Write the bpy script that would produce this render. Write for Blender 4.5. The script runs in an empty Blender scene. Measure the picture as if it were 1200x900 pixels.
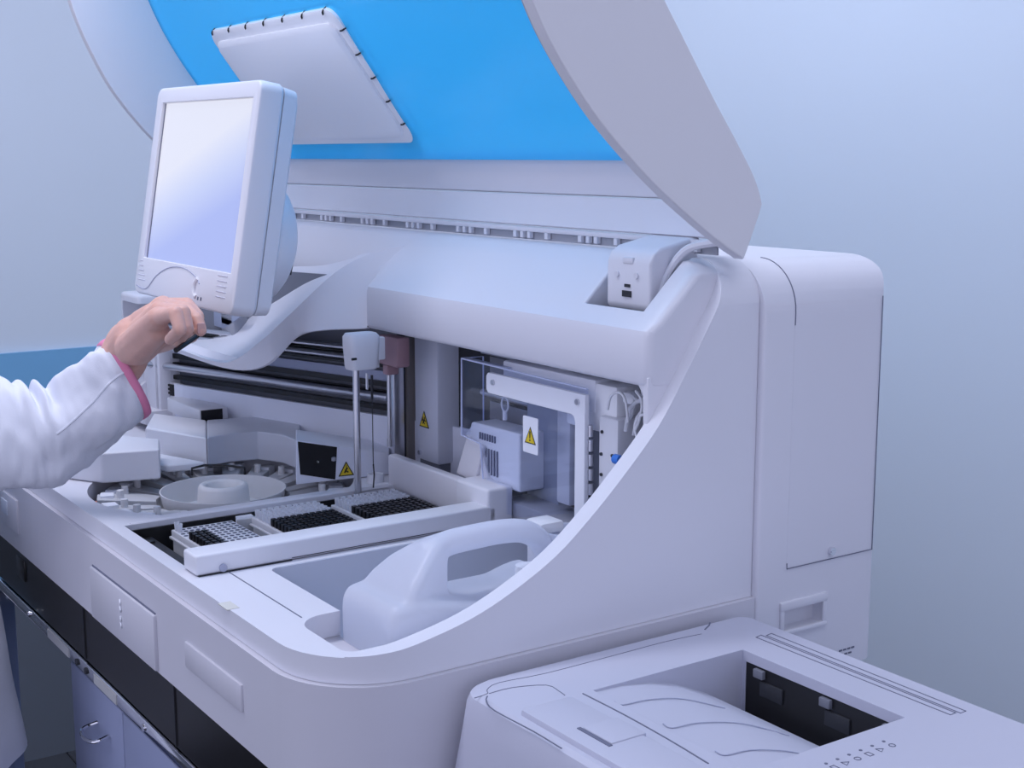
import bpy, bmesh, math, random
from mathutils import Vector, Matrix, noise
random.seed(7)
C = bpy.context.scene.collection
# ------------------------------------------------------------------ camera
FPX = 1613.0
PITCH = math.atan(268 / FPX)
YAW = math.atan(1112 / math.hypot(FPX, 268.0))
CAM = Vector((0.95, -0.46, 1.40))
_h = Vector((-math.cos(YAW), math.sin(YAW), 0))
FW = _h * math.cos(PITCH) + Vector((0, 0, -math.sin(PITCH)))
UP = _h * math.sin(PITCH) + Vector((0, 0, math.cos(PITCH)))
RT = Vector((_h[1], -_h[0], 0))
cd = bpy.data.cameras.new('camera'); co = bpy.data.objects.new('camera', cd); C.objects.link(co)
cd.sensor_width = 36; cd.lens = 36 * FPX / 1200
co.matrix_world = Matrix(((RT[0], UP[0], -FW[0], CAM[0]), (RT[1], UP[1], -FW[1], CAM[1]), (RT[2], UP[2], -FW[2], CAM[2]), (0, 0, 0, 1)))
cd.clip_start = 0.02
bpy.context.scene.camera = co
# ------------------------------------------------------------------ world, lights, exposure
w = bpy.data.worlds.new('world'); bpy.context.scene.world = w; w.use_nodes = True
w.node_tree.nodes['Background'].inputs[0].default_value = (0.70, 0.73, 1.0, 1)
w.node_tree.nodes['Background'].inputs[1].default_value = 0.98
def area(name, loc, target, sx, sy, power, col):
    l = bpy.data.lights.new(name, 'AREA'); l.shape = 'RECTANGLE'; l.size = sx; l.size_y = sy; l.energy = power; l.color = col
    o = bpy.data.objects.new(name, l); C.objects.link(o); o.location = loc
    o.rotation_euler = (Vector(target) - Vector(loc)).to_track_quat('-Z', 'Y').to_euler(); return o
area('overhead_area_light', (-0.75, -0.02, 2.68), (-0.65, -0.02, 0.9), 1.5, 0.4, 24, (0.84, 0.85, 1.0))
area('overhead_area_light', (-0.7, -1.9, 2.6), (-0.6, 0.2, 1.0), 1.2, .8, 9, (0.80, 0.84, 1.0))  # added fill lamp aimed into the analyzer interior
area('overhead_area_light', (0.75, 0.35, 2.68), (0.5, 0.35, 0.9), 1.0, 1.0, 7, (0.84, 0.86, 1.0))
vs = bpy.context.scene.view_settings
vs.view_transform = 'Standard'; vs.look = 'None'; vs.gamma = 1; vs.use_curve_mapping = False; vs.exposure = 0.06

# ------------------------------------------------------------------ helpers
def ray(x, y): return FW * FPX + RT * (x - 600) - UP * (y - 450)
def at(px, py, ax, v):                       # pixel -> point on the plane axis=v
    d = ray(px, py); return CAM + d * ((v - CAM[ax]) / d[ax])
def atp(px, py, p0, n):
    d = ray(px, py); return CAM + d * ((Vector(p0) - CAM).dot(n) / d.dot(n))
def tag(o, label, cat=None, group=None, kind=None):
    if label: o['label'] = label
    if cat: o['category'] = cat
    if group: o['group'] = group
    if kind: o['kind'] = kind
    return o
def empty(name, loc, label, cat, group=None):
    o = bpy.data.objects.new(name, None); C.objects.link(o); o.location = loc; o.empty_display_size = .05
    return tag(o, label, cat, group)
def wloc(o):
    v = Vector(o.location); p = o.parent
    while p: v += Vector(p.location); p = p.parent
    return v
def obj(name, bm, mat, parent=None, smooth=True, ang=35, bevel=0, seg=2, label=None):
    if parent:
        off = wloc(parent)
        bmesh.ops.translate(bm, verts=bm.verts, vec=-off)
    me = bpy.data.meshes.new(name); bm.to_mesh(me); bm.free()
    for m in (mat if isinstance(mat, (list, tuple)) else [mat]): me.materials.append(m)
    o = bpy.data.objects.new(name, me); C.objects.link(o)
    if parent: o.parent = parent
    if smooth:
        me.shade_smooth(); me.set_sharp_from_angle(angle=math.radians(ang))
    if bevel:
        b = o.modifiers.new('bevel', 'BEVEL'); b.width = bevel; b.segments = seg; b.limit_method = 'ANGLE'; b.angle_limit = math.radians(40); b.harden_normals = True
    if label: o['label'] = label
    return o
def top(name, bm, mat, label, cat, group=None, **k):
    o = obj(name, bm, mat, **k); return tag(o, label, cat, group)
def struct(name, bm, mat, **k):
    o = obj(name, bm, mat, **k); o['kind'] = 'structure'; return o
def nb(): return bmesh.new()
def box(bm, a, b, bev=0, seg=2, rot=None, piv=None, mi=0):
    a = Vector(a); b = Vector(b); c = (a + b) / 2; s = b - a
    g = bmesh.ops.create_cube(bm, size=1)
    vs_ = g['verts']
    for v in vs_: v.co = Vector((v.co.x * abs(s.x), v.co.y * abs(s.y), v.co.z * abs(s.z)))
    if bev > 0:
        es = list({e for v in vs_ for e in v.link_edges})
        r = bmesh.ops.bevel(bm, geom=es, offset=min(bev, min(abs(s.x), abs(s.y), abs(s.z)) * .49), segments=seg, affect='EDGES', profile=.5)
        vs_ = list({v for f in r['faces'] for v in f.verts} | {v for v in vs_ if v.is_valid})
    for v in vs_: v.co += c
    if rot is not None:
        pv = Vector(piv) if piv is not None else c
        for v in vs_: v.co = rot @ (v.co - pv) + pv
    if mi:
        for f in {f for v in vs_ for f in v.link_faces}: f.material_index = mi
    return vs_
def prism(bm, pts, ax, a, b, mi=0):          # polygon (two other axes in cyclic order x,y,z without ax) extruded along ax
    def mk(p, t):
        q = list(p); q.insert(ax, t); return Vector(q)
    va = [bm.verts.new(mk(p, a)) for p in pts]; vb = [bm.verts.new(mk(p, b)) for p in pts]
    fs = [bm.faces.new(va), bm.faces.new(vb[::-1])]
    n = len(pts)
    for i in range(n): fs.append(bm.faces.new((va[i], vb[i], vb[(i + 1) % n], va[(i + 1) % n])))
    for f in fs: f.material_index = mi
    bmesh.ops.recalc_face_normals(bm, faces=fs)
    return va + vb
def rrect(x0, y0, x1, y1, r, n=8):            # rounded rect, r = one or four radii (x0y0, x1y0, x1y1, x0y1)
    if not isinstance(r, (list, tuple)): r = [r] * 4
    out = []
    for (cx, cy, a0, rr) in ((x0 + r[0], y0 + r[0], 180, r[0]), (x1 - r[1], y0 + r[1], 270, r[1]), (x1 - r[2], y1 - r[2], 0, r[2]), (x0 + r[3], y1 - r[3], 90, r[3])):
        if rr <= 1e-6: out.append((cx, cy)); continue
        for i in range(n + 1):
            a = math.radians(a0 + 90 * i / n); out.append((cx + rr * math.cos(a), cy + rr * math.sin(a)))
    return out
def loft(bm, rings, closed=True, cap=True):
    R = [[bm.verts.new(Vector(p)) for p in r] for r in rings]
    n = len(R[0]); fs = []
    for i in range(len(R) - 1):
        for j in range(n if closed else n - 1):
            k = (j + 1) % n; fs.append(bm.faces.new((R[i][j], R[i][k], R[i + 1][k], R[i + 1][j])))
    if cap and closed:
        fs.append(bm.faces.new(R[0][::-1])); fs.append(bm.faces.new(R[-1]))
    bmesh.ops.recalc_face_normals(bm, faces=fs)
    return R
def catmull(pts, sub=6):
    P = [Vector(p) for p in pts]; out = []
    for i in range(len(P) - 1):
        p0 = P[max(i - 1, 0)]; p1 = P[i]; p2 = P[i + 1]; p3 = P[min(i + 2, len(P) - 1)]
        for s in range(sub):
            t = s / sub
            out.append(.5 * ((2 * p1) + (p2 - p0) * t + (2 * p0 - 5 * p1 + 4 * p2 - p3) * t * t + (3 * p1 - p0 - 3 * p2 + p3) * t ** 3))
    out.append(P[-1]); return out
def tube(bm, pts, r, n=10, sub=0, cap=True):
    P = catmull(pts, sub) if sub else [Vector(p) for p in pts]
    rr = r if isinstance(r, (list, tuple)) else None
    rings = []; up = None
    for i, p in enumerate(P):
        d = (P[min(i + 1, len(P) - 1)] - P[max(i - 1, 0)]).normalized()
        if up is None: up = Vector((0, 0, 1)) if abs(d.z) < .9 else Vector((1, 0, 0))
        u = (up - d * up.dot(d)).normalized(); up = u; v = d.cross(u)
        q = (rr[0] + (rr[-1] - rr[0]) * i / (len(P) - 1)) if rr else r
        rings.append([p + (u * math.cos(2 * math.pi * k / n) + v * math.sin(2 * math.pi * k / n)) * q for k in range(n)])
    loft(bm, rings, True, cap)
def lathe(bm, c, prof, n=32, axis=2):         # prof = [(r, h)]
    rings = []
    for r, h in prof:
        ring = []
        for k in range(n):
            a = 2 * math.pi * k / n; p = [r * math.cos(a), r * math.sin(a)]; p.insert(axis, h); ring.append(Vector(c) + Vector(p))
        rings.append(ring)
    loft(bm, rings)
def cyl(bm, a, b, r, n=16): tube(bm, [a, b], r, n)
def mesh_obj(bm):
    me = bpy.data.meshes.new('t'); bm.to_mesh(me); bm.free(); o = bpy.data.objects.new('t', me); C.objects.link(o); return o
def boolean(base, ops):                       # returns bmesh of base with (op, bmesh) list applied
    o = mesh_obj(base); tmp = []
    for op, b in ops:
        q = mesh_obj(b); tmp.append(q)
        m = o.modifiers.new('b', 'BOOLEAN'); m.operation = op; m.object = q; m.solver = 'EXACT'
    dg = bpy.context.evaluated_depsgraph_get(); me = bpy.data.meshes.new_from_object(o.evaluated_get(dg))
    r = nb(); r.from_mesh(me)
    bmesh.ops.remove_doubles(r, verts=r.verts, dist=1e-5)
    for q in tmp + [o]:
        m = q.data; bpy.data.objects.remove(q); bpy.data.meshes.remove(m)
    bpy.data.meshes.remove(me)
    return r
def capsule(bm, a, b, ra, rb, n=12):
    a = Vector(a); b = Vector(b); d = (b - a); L = d.length; d.normalize()
    u = d.orthogonal().normalized(); v = d.cross(u); rings = []
    for k in range(1, 5):
        t = math.pi / 2 * k / 4; rings.append((a - d * ra * math.cos(t), ra * math.sin(t)))
    for k in range(0, 4):
        t = math.pi / 2 * k / 4; rings.append((b + d * rb * math.sin(t), rb * math.cos(t)))
    loft(bm, [[c + (u * math.cos(2 * math.pi * j / n) + v * math.sin(2 * math.pi * j / n)) * r for j in range(n)] for c, r in rings])
def remesh(bm, vox, smooth=4, fac=.6):
    o = mesh_obj(bm)
    m = o.modifiers.new('r', 'REMESH'); m.mode = 'VOXEL'; m.voxel_size = vox
    s = o.modifiers.new('s', 'SMOOTH'); s.iterations = smooth; s.factor = fac
    dg = bpy.context.evaluated_depsgraph_get(); me = bpy.data.meshes.new_from_object(o.evaluated_get(dg))
    r = nb(); r.from_mesh(me); d = o.data; bpy.data.objects.remove(o); bpy.data.meshes.remove(d); bpy.data.meshes.remove(me)
    return r

# ------------------------------------------------------------------ materials
def mat(name, col, rough=.4, metal=0, spec=.5, bump=0, bscale=200, var=0, vscale=3, emit=None, estr=0, trans=0, alpha=1, sss=0, coat=0, ior=1.45):
    m = bpy.data.materials.new(name); m.use_nodes = True; nt = m.node_tree; b = nt.nodes['Principled BSDF']
    b.inputs['Base Color'].default_value = (*col, 1); b.inputs['Roughness'].default_value = rough; b.inputs['Metallic'].default_value = metal
    b.inputs['Specular IOR Level'].default_value = spec; b.inputs['IOR'].default_value = ior
    b.inputs['Transmission Weight'].default_value = trans; b.inputs['Alpha'].default_value = alpha; b.inputs['Coat Weight'].default_value = coat
    if sss: b.inputs['Subsurface Weight'].default_value = sss; b.inputs['Subsurface Radius'].default_value = (.02, .008, .004)
    if emit: b.inputs['Emission Color'].default_value = (*emit, 1); b.inputs['Emission Strength'].default_value = estr
    tc = nt.nodes.new('ShaderNodeTexCoord')
    if var:
        n = nt.nodes.new('ShaderNodeTexNoise'); n.inputs['Scale'].default_value = vscale; n.inputs['Detail'].default_value = 4
        nt.links.new(tc.outputs['Object'], n.inputs['Vector'])
        r = nt.nodes.new('ShaderNodeMix'); r.data_type = 'RGBA'
        r.inputs[6].default_value = (*[c * (1 - var) for c in col], 1); r.inputs[7].default_value = (*[min(1, c * (1 + var)) for c in col], 1)
        nt.links.new(n.outputs['Fac'], r.inputs[0]); nt.links.new(r.outputs[2], b.inputs['Base Color'])
    if bump:
        n = nt.nodes.new('ShaderNodeTexNoise'); n.inputs['Scale'].default_value = bscale; n.inputs['Detail'].default_value = 3
        nt.links.new(tc.outputs['Object'], n.inputs['Vector'])
        u = nt.nodes.new('ShaderNodeBump'); u.inputs['Strength'].default_value = bump; u.inputs['Distance'].default_value = .002
        nt.links.new(n.outputs['Fac'], u.inputs['Height']); nt.links.new(u.outputs['Normal'], b.inputs['Normal'])
    return m
M_white = mat('white_plastic', (.74, .74, .80), .38, bump=.02, bscale=900, var=.015)
M_lidwhite = mat('lid_plastic', (.78, .77, .80), .42, var=.02)
M_warm = mat('white_plastic_inner', (.76, .77, .83), .4, var=.02)
M_base = mat('base_plastic', (.64, .63, .69), .36, bump=.03, bscale=700, var=.02)
M_black = mat('black_plastic', (.012, .012, .014), .3)
M_blackgloss = mat('black_gloss', (.012, .011, .012), .3, spec=.22, var=.3, vscale=6)
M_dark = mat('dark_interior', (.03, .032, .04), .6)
M_grey = mat('grey_sheet', (.20, .21, .25), .45, var=.08, vscale=8)
M_midgrey = mat('mid_grey_plastic', (.36, .37, .42), .45)
M_pale = mat('pale_blue_panel', (.66, .70, .80), .4)
M_steel = mat('steel', (.62, .62, .66), .28, metal=1, bump=.05, bscale=300)
M_chrome = mat('chrome', (.8, .8, .84), .12, metal=1)
M_brown = mat('mauve_plastic', (.40, .25, .29), .5)
M_yellow = mat('sign_yellow', (.80, .60, .03), .4)
M_signblack = mat('sign_black', (.012, .012, .01), .4)
M_signwhite = mat('sign_white', (.88, .90, .97), .35)
M_blue = mat('blue_connector', (.05, .22, .75), .35)
M_orange = mat('orange_label', (.7, .16, .05), .5)
M_cartri = mat('carousel_grey', (.58, .59, .62), .45, var=.1, vscale=30)
M_carlight = mat('carousel_pale', (.74, .74, .76), .45)
M_rack = mat('rack_white', (.78, .79, .84), .35)
M_hole = mat('rack_hole', (.10, .11, .16), .6)
M_skin = mat('skin', (.74, .43, .35), .48, var=.12, vscale=40, bump=.25, bscale=260, sss=.12)
M_nail = mat('nail', (.70, .42, .38), .25)
M_hair = mat('hair', (.05, .03, .02), .5)
M_coat = mat('coat_cotton', (.74, .76, .84), .85, bump=.15, bscale=900, var=.02, vscale=8)
M_pink = mat('pink_trim', (.78, .26, .42), .8, bump=.2, bscale=900)
M_trouser = mat('trousers', (.10, .12, .20), .8)
M_printer = mat('printer_plastic', (.54, .55, .65), .5, bump=.06, bscale=1400, var=.015)
M_printgrey = mat('printer_grey', (.40, .42, .54), .5)
M_groove = mat('groove', (.16, .17, .24), .7)
M_wall = mat('wall_paint', (.68, .76, .84), .75, bump=.03, bscale=60, var=.03, vscale=1.2)
M_lowwall = mat('lower_wall_dark', (.13, .15, .18), .6, var=.05)
M_band = mat('blue_band', (.20, .46, .72), .3)
M_floor = mat('floor_tile', (.06, .065, .075), .4, var=.15, vscale=4)
M_grout = mat('grout', (.03, .03, .035), .8)
M_ceiling = mat('ceiling_paint', (.8, .82, .86), .8)
M_cab = mat('cabinet_blue_grey', (.36, .40, .58), .4, var=.03)
M_slot = mat('slot_shade', (.56, .57, .66), .6)
M_sheet = mat('painted_sheet', (.84, .87, .98), .35)
M_tape = mat('paper_tape', (.45, .45, .46), .7)
def translucent(name, col, rough, tcol, fac):
    m = bpy.data.materials.new(name); m.use_nodes = True; nt = m.node_tree; b = nt.nodes['Principled BSDF']
    b.inputs['Base Color'].default_value = (*col, 1); b.inputs['Roughness'].default_value = rough
    t = nt.nodes.new('ShaderNodeBsdfTransparent'); t.inputs[0].default_value = (*tcol, 1)
    tl = nt.nodes.new('ShaderNodeBsdfTranslucent'); tl.inputs[0].default_value = (*col, 1)
    a = nt.nodes.new('ShaderNodeMixShader'); a.inputs[0].default_value = .5
    nt.links.new(b.outputs[0], a.inputs[1]); nt.links.new(tl.outputs[0], a.inputs[2])
    x = nt.nodes.new('ShaderNodeMixShader'); x.inputs[0].default_value = fac
    nt.links.new(a.outputs[0], x.inputs[1]); nt.links.new(t.outputs[0], x.inputs[2])
    nt.links.new(x.outputs[0], nt.nodes['Material Output'].inputs[0]); return m
M_film = translucent('blue_film', (.17, .68, 1.0), .15, (.24, .86, 1.0), .34)
M_canister = translucent('canister_hdpe', (.88, .90, .97), .35, (.85, .9, 1), .06)
M_clear = translucent('clear_plastic', (.93, .94, .98), .15, (.95, .97, 1), .10)
M_smoke = translucent('clear_carousel_cover', (.6, .62, .68), .15, (.9, .92, .97), .75)
M_cover = mat('cover_white', (.93, .94, .98), .3, var=.01)
def glassmat(name, tcol, fres=.12, edge=False):
    m = bpy.data.materials.new(name); m.use_nodes = True; nt = m.node_tree
    g = nt.nodes.new('ShaderNodeBsdfGlossy'); g.inputs['Roughness'].default_value = .04
    t = nt.nodes.new('ShaderNodeBsdfTransparent'); t.inputs[0].default_value = (*tcol, 1)
    lw = nt.nodes.new('ShaderNodeLayerWeight'); lw.inputs[0].default_value = .3
    pw = nt.nodes.new('ShaderNodeMath'); pw.operation = 'POWER'; nt.links.new(lw.outputs['Facing'], pw.inputs[0]); pw.inputs[1].default_value = 4
    f = nt.nodes.new('ShaderNodeMath'); f.operation = 'MULTIPLY_ADD'; nt.links.new(pw.outputs[0], f.inputs[0]); f.inputs[1].default_value = .6; f.inputs[2].default_value = .05
    x = nt.nodes.new('ShaderNodeMixShader'); nt.links.new(f.outputs[0], x.inputs[0]); nt.links.new(t.outputs[0], x.inputs[1]); nt.links.new(g.outputs[0], x.inputs[2])
    nt.links.new(x.outputs[0], nt.nodes['Material Output'].inputs[0]); return m
M_acryl = glassmat('acrylic', (.93, .95, 1))
M_acryledge = mat('acrylic_edge', (.62, .68, .90), .15)

exec_parts = True
# ------------------------------------------------------------------ room
WX = -2.2
b = nb(); box(b, (WX - .1, -3, 0.95), (WX, 1.45, 2.75)); struct('wall_left', b, M_wall)
b = nb(); box(b, (WX - .1, -3, 0), (WX + .004, 1.45, 0.80)); struct('wall_left.001', b, M_lowwall)  # lower wall section in one darker colour
b = nb(); box(b, (WX - .1, -3, 0.80), (WX + .012, 1.3, 0.965)); struct('trim_1', b, M_band)
b = nb(); box(b, (WX - .1, 1.30, 0), (4.0, 1.42, 2.75)); struct('wall_back', b, M_wall)
b = nb(); box(b, (WX - .1, -3, 2.75), (4.0, 1.42, 2.85)); struct('ceiling', b, M_ceiling)
b = nb(); box(b, (WX - .1, -3, -.06), (4.0, 1.42, -.004)); fl = struct('floor', b, M_grout)
bt = nb(); box(bt, (.002, .002, -.006), (.448, .448, 0), .002, 1)
me = None
for i in range(8):
    for j in range(9):
        x = WX + i * .45; y = 1.30 - (j + 1) * .45
        if me is None:
            t = obj('floor_tile', bt, M_floor); me = t.data
        else:
            t = bpy.data.objects.new('floor_tile', me); C.objects.link(t)
        t.location = (x, y, 0); t.parent = fl
# ------------------------------------------------------------------ analyzer shell
XL = -1.12; YS = .4795
AN = empty('analyzer', (XL / 2, .32, .80), 'large white bench analyzer with its blue tinted lid raised', 'analyzer')
rim = [(0, .99), (.03, .9905), (.06, .992), (.095, .996), (.146, 1.007), (.191, 1.024), (.237, 1.048), (.275, 1.077), (.314, 1.112), (.354, 1.153), (.384, 1.196), (.409, 1.235), (.429, 1.268), (.443, 1.302)]
rimc = [(p[0], p[1]) for p in catmull([(a, c, 0) for a, c in rim], 4)]
def cutters(depth_only=False):
    L = []
    c = nb(); box(c, (-.532, .022, .925), (-.332, .372, 1.2)); L.append(c)            # rack slot
    c = nb(); prism(c, [(x, y) for x, y in rrect(-.292, .088, -.028, .47, .012)] , 2, .885, 1.2); L.append(c)   # canister well
    c = nb(); prism(c, rrect(-.135, .042, -.034, .12, [.028, .012, .004, .004]), 2, .965, 1.2); L.append(c)  # notch
    c = nb(); prism(c, [(-.666 + .165 * math.cos(a * math.pi / 72), .195 + .165 * math.sin(a * math.pi / 72)) for a in range(144) if -.666 + .165 * math.cos(a * math.pi / 72) < -.553], 2, .945, 1.2); L.append(c)
    return [('DIFFERENCE', c) for c in L]
b = nb(); prism(b, rrect(XL, 0, 0, YS, [.09, .09, .004, .004], 12), 2, .872, .9665)
b = boolean(b, cutters())
obj('base_shell', b, M_base, AN, bevel=.004, seg=3, label='white lower body shell with rounded front corner')
b = nb(); prism(b, rrect(XL + .006, .006, -.006, YS, [.084, .084, .003, .003], 12), 2, .9668, 1.31)
c1 = nb(); prism(c1, rrect(XL + .006, .80, -.006, 1.302, [0, 0, .048, .048], 12), 1, -.1, .9)      # xz section: pts (x,z)
c2 = nb(); prism(c2, [(-.02, .9)] + [(-.02, .99)] + rimc + [(.7, 1.302), (.7, .9)], 0, -1.3, .2)
c3 = nb(); box(c3, (XL + .026, -.2, .99), (-.026, .455, 1.284))
b = boolean(b, [('INTERSECT', c1), ('INTERSECT', c2), ('DIFFERENCE', c3)] + cutters())
obj('upper_shell', b, M_white, AN, bevel=.0035, seg=3, ang=30, label='white upper shell with sweeping side rim and deck')
# rear module
b = nb(); prism(b, rrect(XL, .4795, 0, .657, [.004, .004, .016, .016], 6), 2, .868, 1.299)
c1 = nb(); prism(c1, rrect(XL, .7, 0, 1.299, [0, 0, .05, .05], 12), 1, -.1, .9)
c2 = nb(); prism(c2, rrect(.4, .867, .657, 1.299, [0, .006, .014, .006], 6), 0, -1.3, .3)
c3 = nb(); box(c3, (-.014, .5175, .9225), (.02, .5745, .9475), .004)
b = boolean(b, [('INTERSECT', c1), ('INTERSECT', c2), ('DIFFERENCE', c3)])
RM = obj('rear_module', b, M_white, AN, bevel=.002, label='white rear cabinet of the analyzer')
# grip recess frame
b = nb()
for a_, c_ in (((-.002, .512, .9455), (.003, .5795, .955)), ((-.002, .512, .9195), (.0035, .5795, .9245)), ((-.0015, .5125, .9205), (.0026, .518, .954)), ((-.0015, .5735, .9205), (.0026, .579, .954))): box(b, a_, c_, .0015)
obj('carry_grip', b, M_white, RM)
b = nb(); prism(b, rrect(.5205, .990, .6445, 1.246, [.002, .002, .01, .01], 4), 0, -.004, .0002)
obj('rear_hatch', b, M_white, RM)
b = nb()
tube(b, [(.0008, .6455, z) for z in (.989, 1.258)] , .0006, 6)
tube(b, [(.0008, .6455, .9892), (.0008, .520, .9892), (.0008, .520, .995)], .0005, 6)
R = .05
def sidearc(Y, off=0, z0=1.1):
    return [(off, Y, z0)] + [(-R + (R + off) * math.cos(a * math.pi / 24), Y, 1.249 + (R + off) * math.sin(a * math.pi / 24)) for a in range(0, 13)]
tube(b, sidearc(.521, .0002, 1.236)[:], .0006, 6)
obj('panel_seam', b, M_groove, RM)
b = nb(); cyl(b, (-.002, .583, .998), (.0045, .583, .998), .0042, 16); box(b, (.004, .5795, .9972), (.0052, .5865, .9988))
obj('hatch_screw', b, M_chrome, RM)
b = nb()
for (y0, z0, n) in ((.602, .8845, 4), (.604, .8795, 3)):
    for i in range(n): box(b, (0, y0 + i * .0062, z0), (.0006, y0 + i * .0062 + .0045, z0 + .0018))
obj('print_mark', b, M_groove, RM, label='tiny dark illegible print')
# front access panels
b = nb(); box(b, (-.585, -.004, .874), (-.375, .004, .9345), .002)
AD = obj('access_door', b, M_base, AN)
b = nb()
for (z, s) in ((.921, 1), (.913, .8), (.902, 1.1), (.895, .9)):
    tube(b, [(-.478, -.0045, z + .003), (-.472 - .003 * s, -.0052, z), (-.477, -.0045, z - .003)], .0009, 6, sub=3)
obj('embossed_mark', b, M_signwhite, AD)
b = nb(); box(b, (-.293, -.0025, .9055), (-.155, .004, .932), .0015); LP = obj('label_plate', b, M_base, AN)
b = nb(); box(b, (-.992, -.003, .898), (-.90, .004, .945), .0015); SP = obj('switch_plate', b, M_base, AN)
b = nb(); box(b, (-.975, -.0045, .915), (-.945, 0, .935), .001); obj('rocker_switch', b, M_pale, SP)
b = nb(); box(b, (-.583, -.0012, .9345), (-.377, .003, .9362)); obj('door_gap', b, M_groove, AD)
# plinth
b = nb(); prism(b, rrect(XL + .01, .003, -.012, .64, [.07, .07, .01, .01], 8), 2, .803, .872)
PL = obj('plinth', b, M_blackgloss, AN, bevel=.001, label='glossy black plinth under the white shell')
for x in (-.64, -.34):
    b = nb(); box(b, (x, .0015, .804), (x + .0015, .005, .871)); obj('plinth_joint', b, M_dark, PL)
b = nb(); box(b, (-.935, .001, .832), (-.895, .006, .862), .002); obj('vent_slot', b, M_black, PL)
# deck panel line, sticker
b = nb(); box(b, (-.303, .050, .989), (-.137, .0512, .9904)); obj('deck_seam', b, M_groove, AN)
p = at(268, 710, 2, .99)
b = nb(); box(b, (p.x - .011, p.y - .006, .9895), (p.x + .011, p.y + .006, .9905)); obj('sticker', b, mat('aged_sticker', (.66, .65, .60), .6), AN, label='faded beige sticker')
# ------------------------------------------------------------------ hood
prof = [(.452, 1.303), (.430, 1.3045), (.418, 1.300), (.405, 1.288), (.362, 1.246), (.352, 1.239), (.35, 1.232), (.35, 1.192), (.353, 1.187), (.36, 1.186), (.42, 1.186), (.452, 1.20)]
profL = [(.452, 1.303), (.430, 1.3045), (.418, 1.300), (.412, 1.290), (.405, 1.262), (.402, 1.25), (.402, 1.245), (.402, 1.21), (.403, 1.20), (.41, 1.195), (.42, 1.195), (.452, 1.20)]
rings = []
for (x, t, dy) in ((-1.094, 1, 0), (-.80, 1, 0), (-.66, 1, 0), (-.60, .75, 0), (-.572, .12, 0), (-.562, 0, 0), (-.3, 0, 0), (-.055, 0, 0), (-.042, 0, 0), (-.034, 0, .0002), (-.028, 0, .001), (-.024, 0, .003), (-.021, 0, .008)):
    r_ = []
    for (a, c), (d, e) in zip(prof, profL):
        y = a + (d - a) * t; z = c + (e - c) * t
        if a < .41: y += dy
        if x > -.054: z = min(z, 1.2535 + math.sqrt(.048 ** 2 - (x + .054) ** 2))
        r_.append((x, y, z))
    rings.append(r_)
b = nb(); loft(b, rings)
ct = nb(); box(ct, (-.142, .372, 1.20), (-.052, .47, 1.4), rot=None)
b = boolean(b, [('DIFFERENCE', ct)])
HD = obj('hood', b, M_white, AN, bevel=.003, seg=3, label='white hood with a deep front beam above the opening')
b = nb(); box(b, (-.142, .371, 1.21), (-.052, .452, 1.232)); box(b, (-.14, .446, 1.21), (-.054, .452, 1.29)); obj('hinge_well', b, M_dark, HD)
# jamb at the right end of the opening
b = nb(); prism(b, [(-.028, 1.148), (-.0215, 1.148), (-.0215, 1.196), (-.047, 1.196), (-.036, 1.187), (-.0295, 1.18)], 1, .3535, .41)
obj('jamb', b, M_white, HD, bevel=.001)
# hood wing and trough that carries the monitor
A_ = [(430, 383, .352), (424, 385, .348), (375, 387, .315), (345, 395, .300), (312, 427, .270), (272, 433, .240), (215, 416, .218), (188, 404, .212)]
B_ = [(480, 287, .408), (432, 298, .375), (392, 320, .340), (340, 368, .290), (305, 400, .265), (265, 425, .235), (215, 411, .214), (188, 398, .208)]
T_ = [(430, 290, .412), (400, 312, .398), (362, 336, .365), (318, 374, .330), (284, 400, .298), (245, 404, .272), (205, 398, .255), (182, 390, .248)]
D_ = [(348, 303, .412), (344, 308, .408), (336, 318, .395), (298, 347, .360), (262, 372, .345), (232, 384, .335), (200, 382, .325), (178, 376, .315)]
def cur(L, sub=5): return catmull([at(x, y, 1, Y) for x, y, Y in L], sub)
cA, cB, cT, cD = cur(A_), cur(B_), cur(T_), cur(D_)
rings = []
for a, b_, t, d in zip(cA, cB, cT, cD):
    bb = b_ + Vector((0, .004, .0))
    rings.append([a, b_, bb + Vector((0, .002, .0008)), (b_ + t) / 2 + Vector((0, 0, -.004)), t, (t + d) / 2 + Vector((0, 0, -.001)), d, d + Vector((0, .012, -.03)), a + Vector((0, .014, .014)), a + Vector((0, .004, -.001))])
b = nb(); loft(b, rings)
obj('monitor_cradle', b, M_white, HD, ang=28, label='white swooping trough that carries the monitor')
# left end box
b = nb(); box(b, (-1.116, .222, 1.00), (-1.035, .40, 1.196), .006, 3)
c = nb(); box(c, (-1.104, .2, 1.02), (-1.03, .38, 1.183), .003)
b = boolean(b, [('DIFFERENCE', c)]); obj('end_frame', b, M_white, HD)
# hinge bracket
b = nb()
HB = [(.388, 1.254), (.394, 1.247), (.44, 1.25), (.452, 1.318), (.450, 1.3225), (.402, 1.3125), (.392, 1.306), (.388, 1.297)]
prism(b, HB, 0, -.130, -.062)
HG = obj('hinge_bracket', b, M_white, AN, bevel=.004, seg=3)
b = nb(); box(b, (-.103, .3865, 1.2635), (-.090, .392, 1.2695)); box(b, (-.100, .3868, 1.273), (-.092, .391, 1.276)); obj('latch_hole', b, M_dark, HG)
b = nb()
for x in (-.112, -.082): cyl(b, (x, .390, 1.285), (x, .3862, 1.285), .003, 12)
box(b, (-.104, .387, 1.296), (-.088, .395, 1.302), .001)
obj('rivet', b, M_white, HG)
b = nb(); tube(b, [(-.062, .40, 1.265), (-.060, .41, 1.29), (-.045, .42, 1.312), (-.012, .43, 1.320)], .004, 8, sub=5); obj('hinge_arm', b, M_white, HG)

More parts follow.
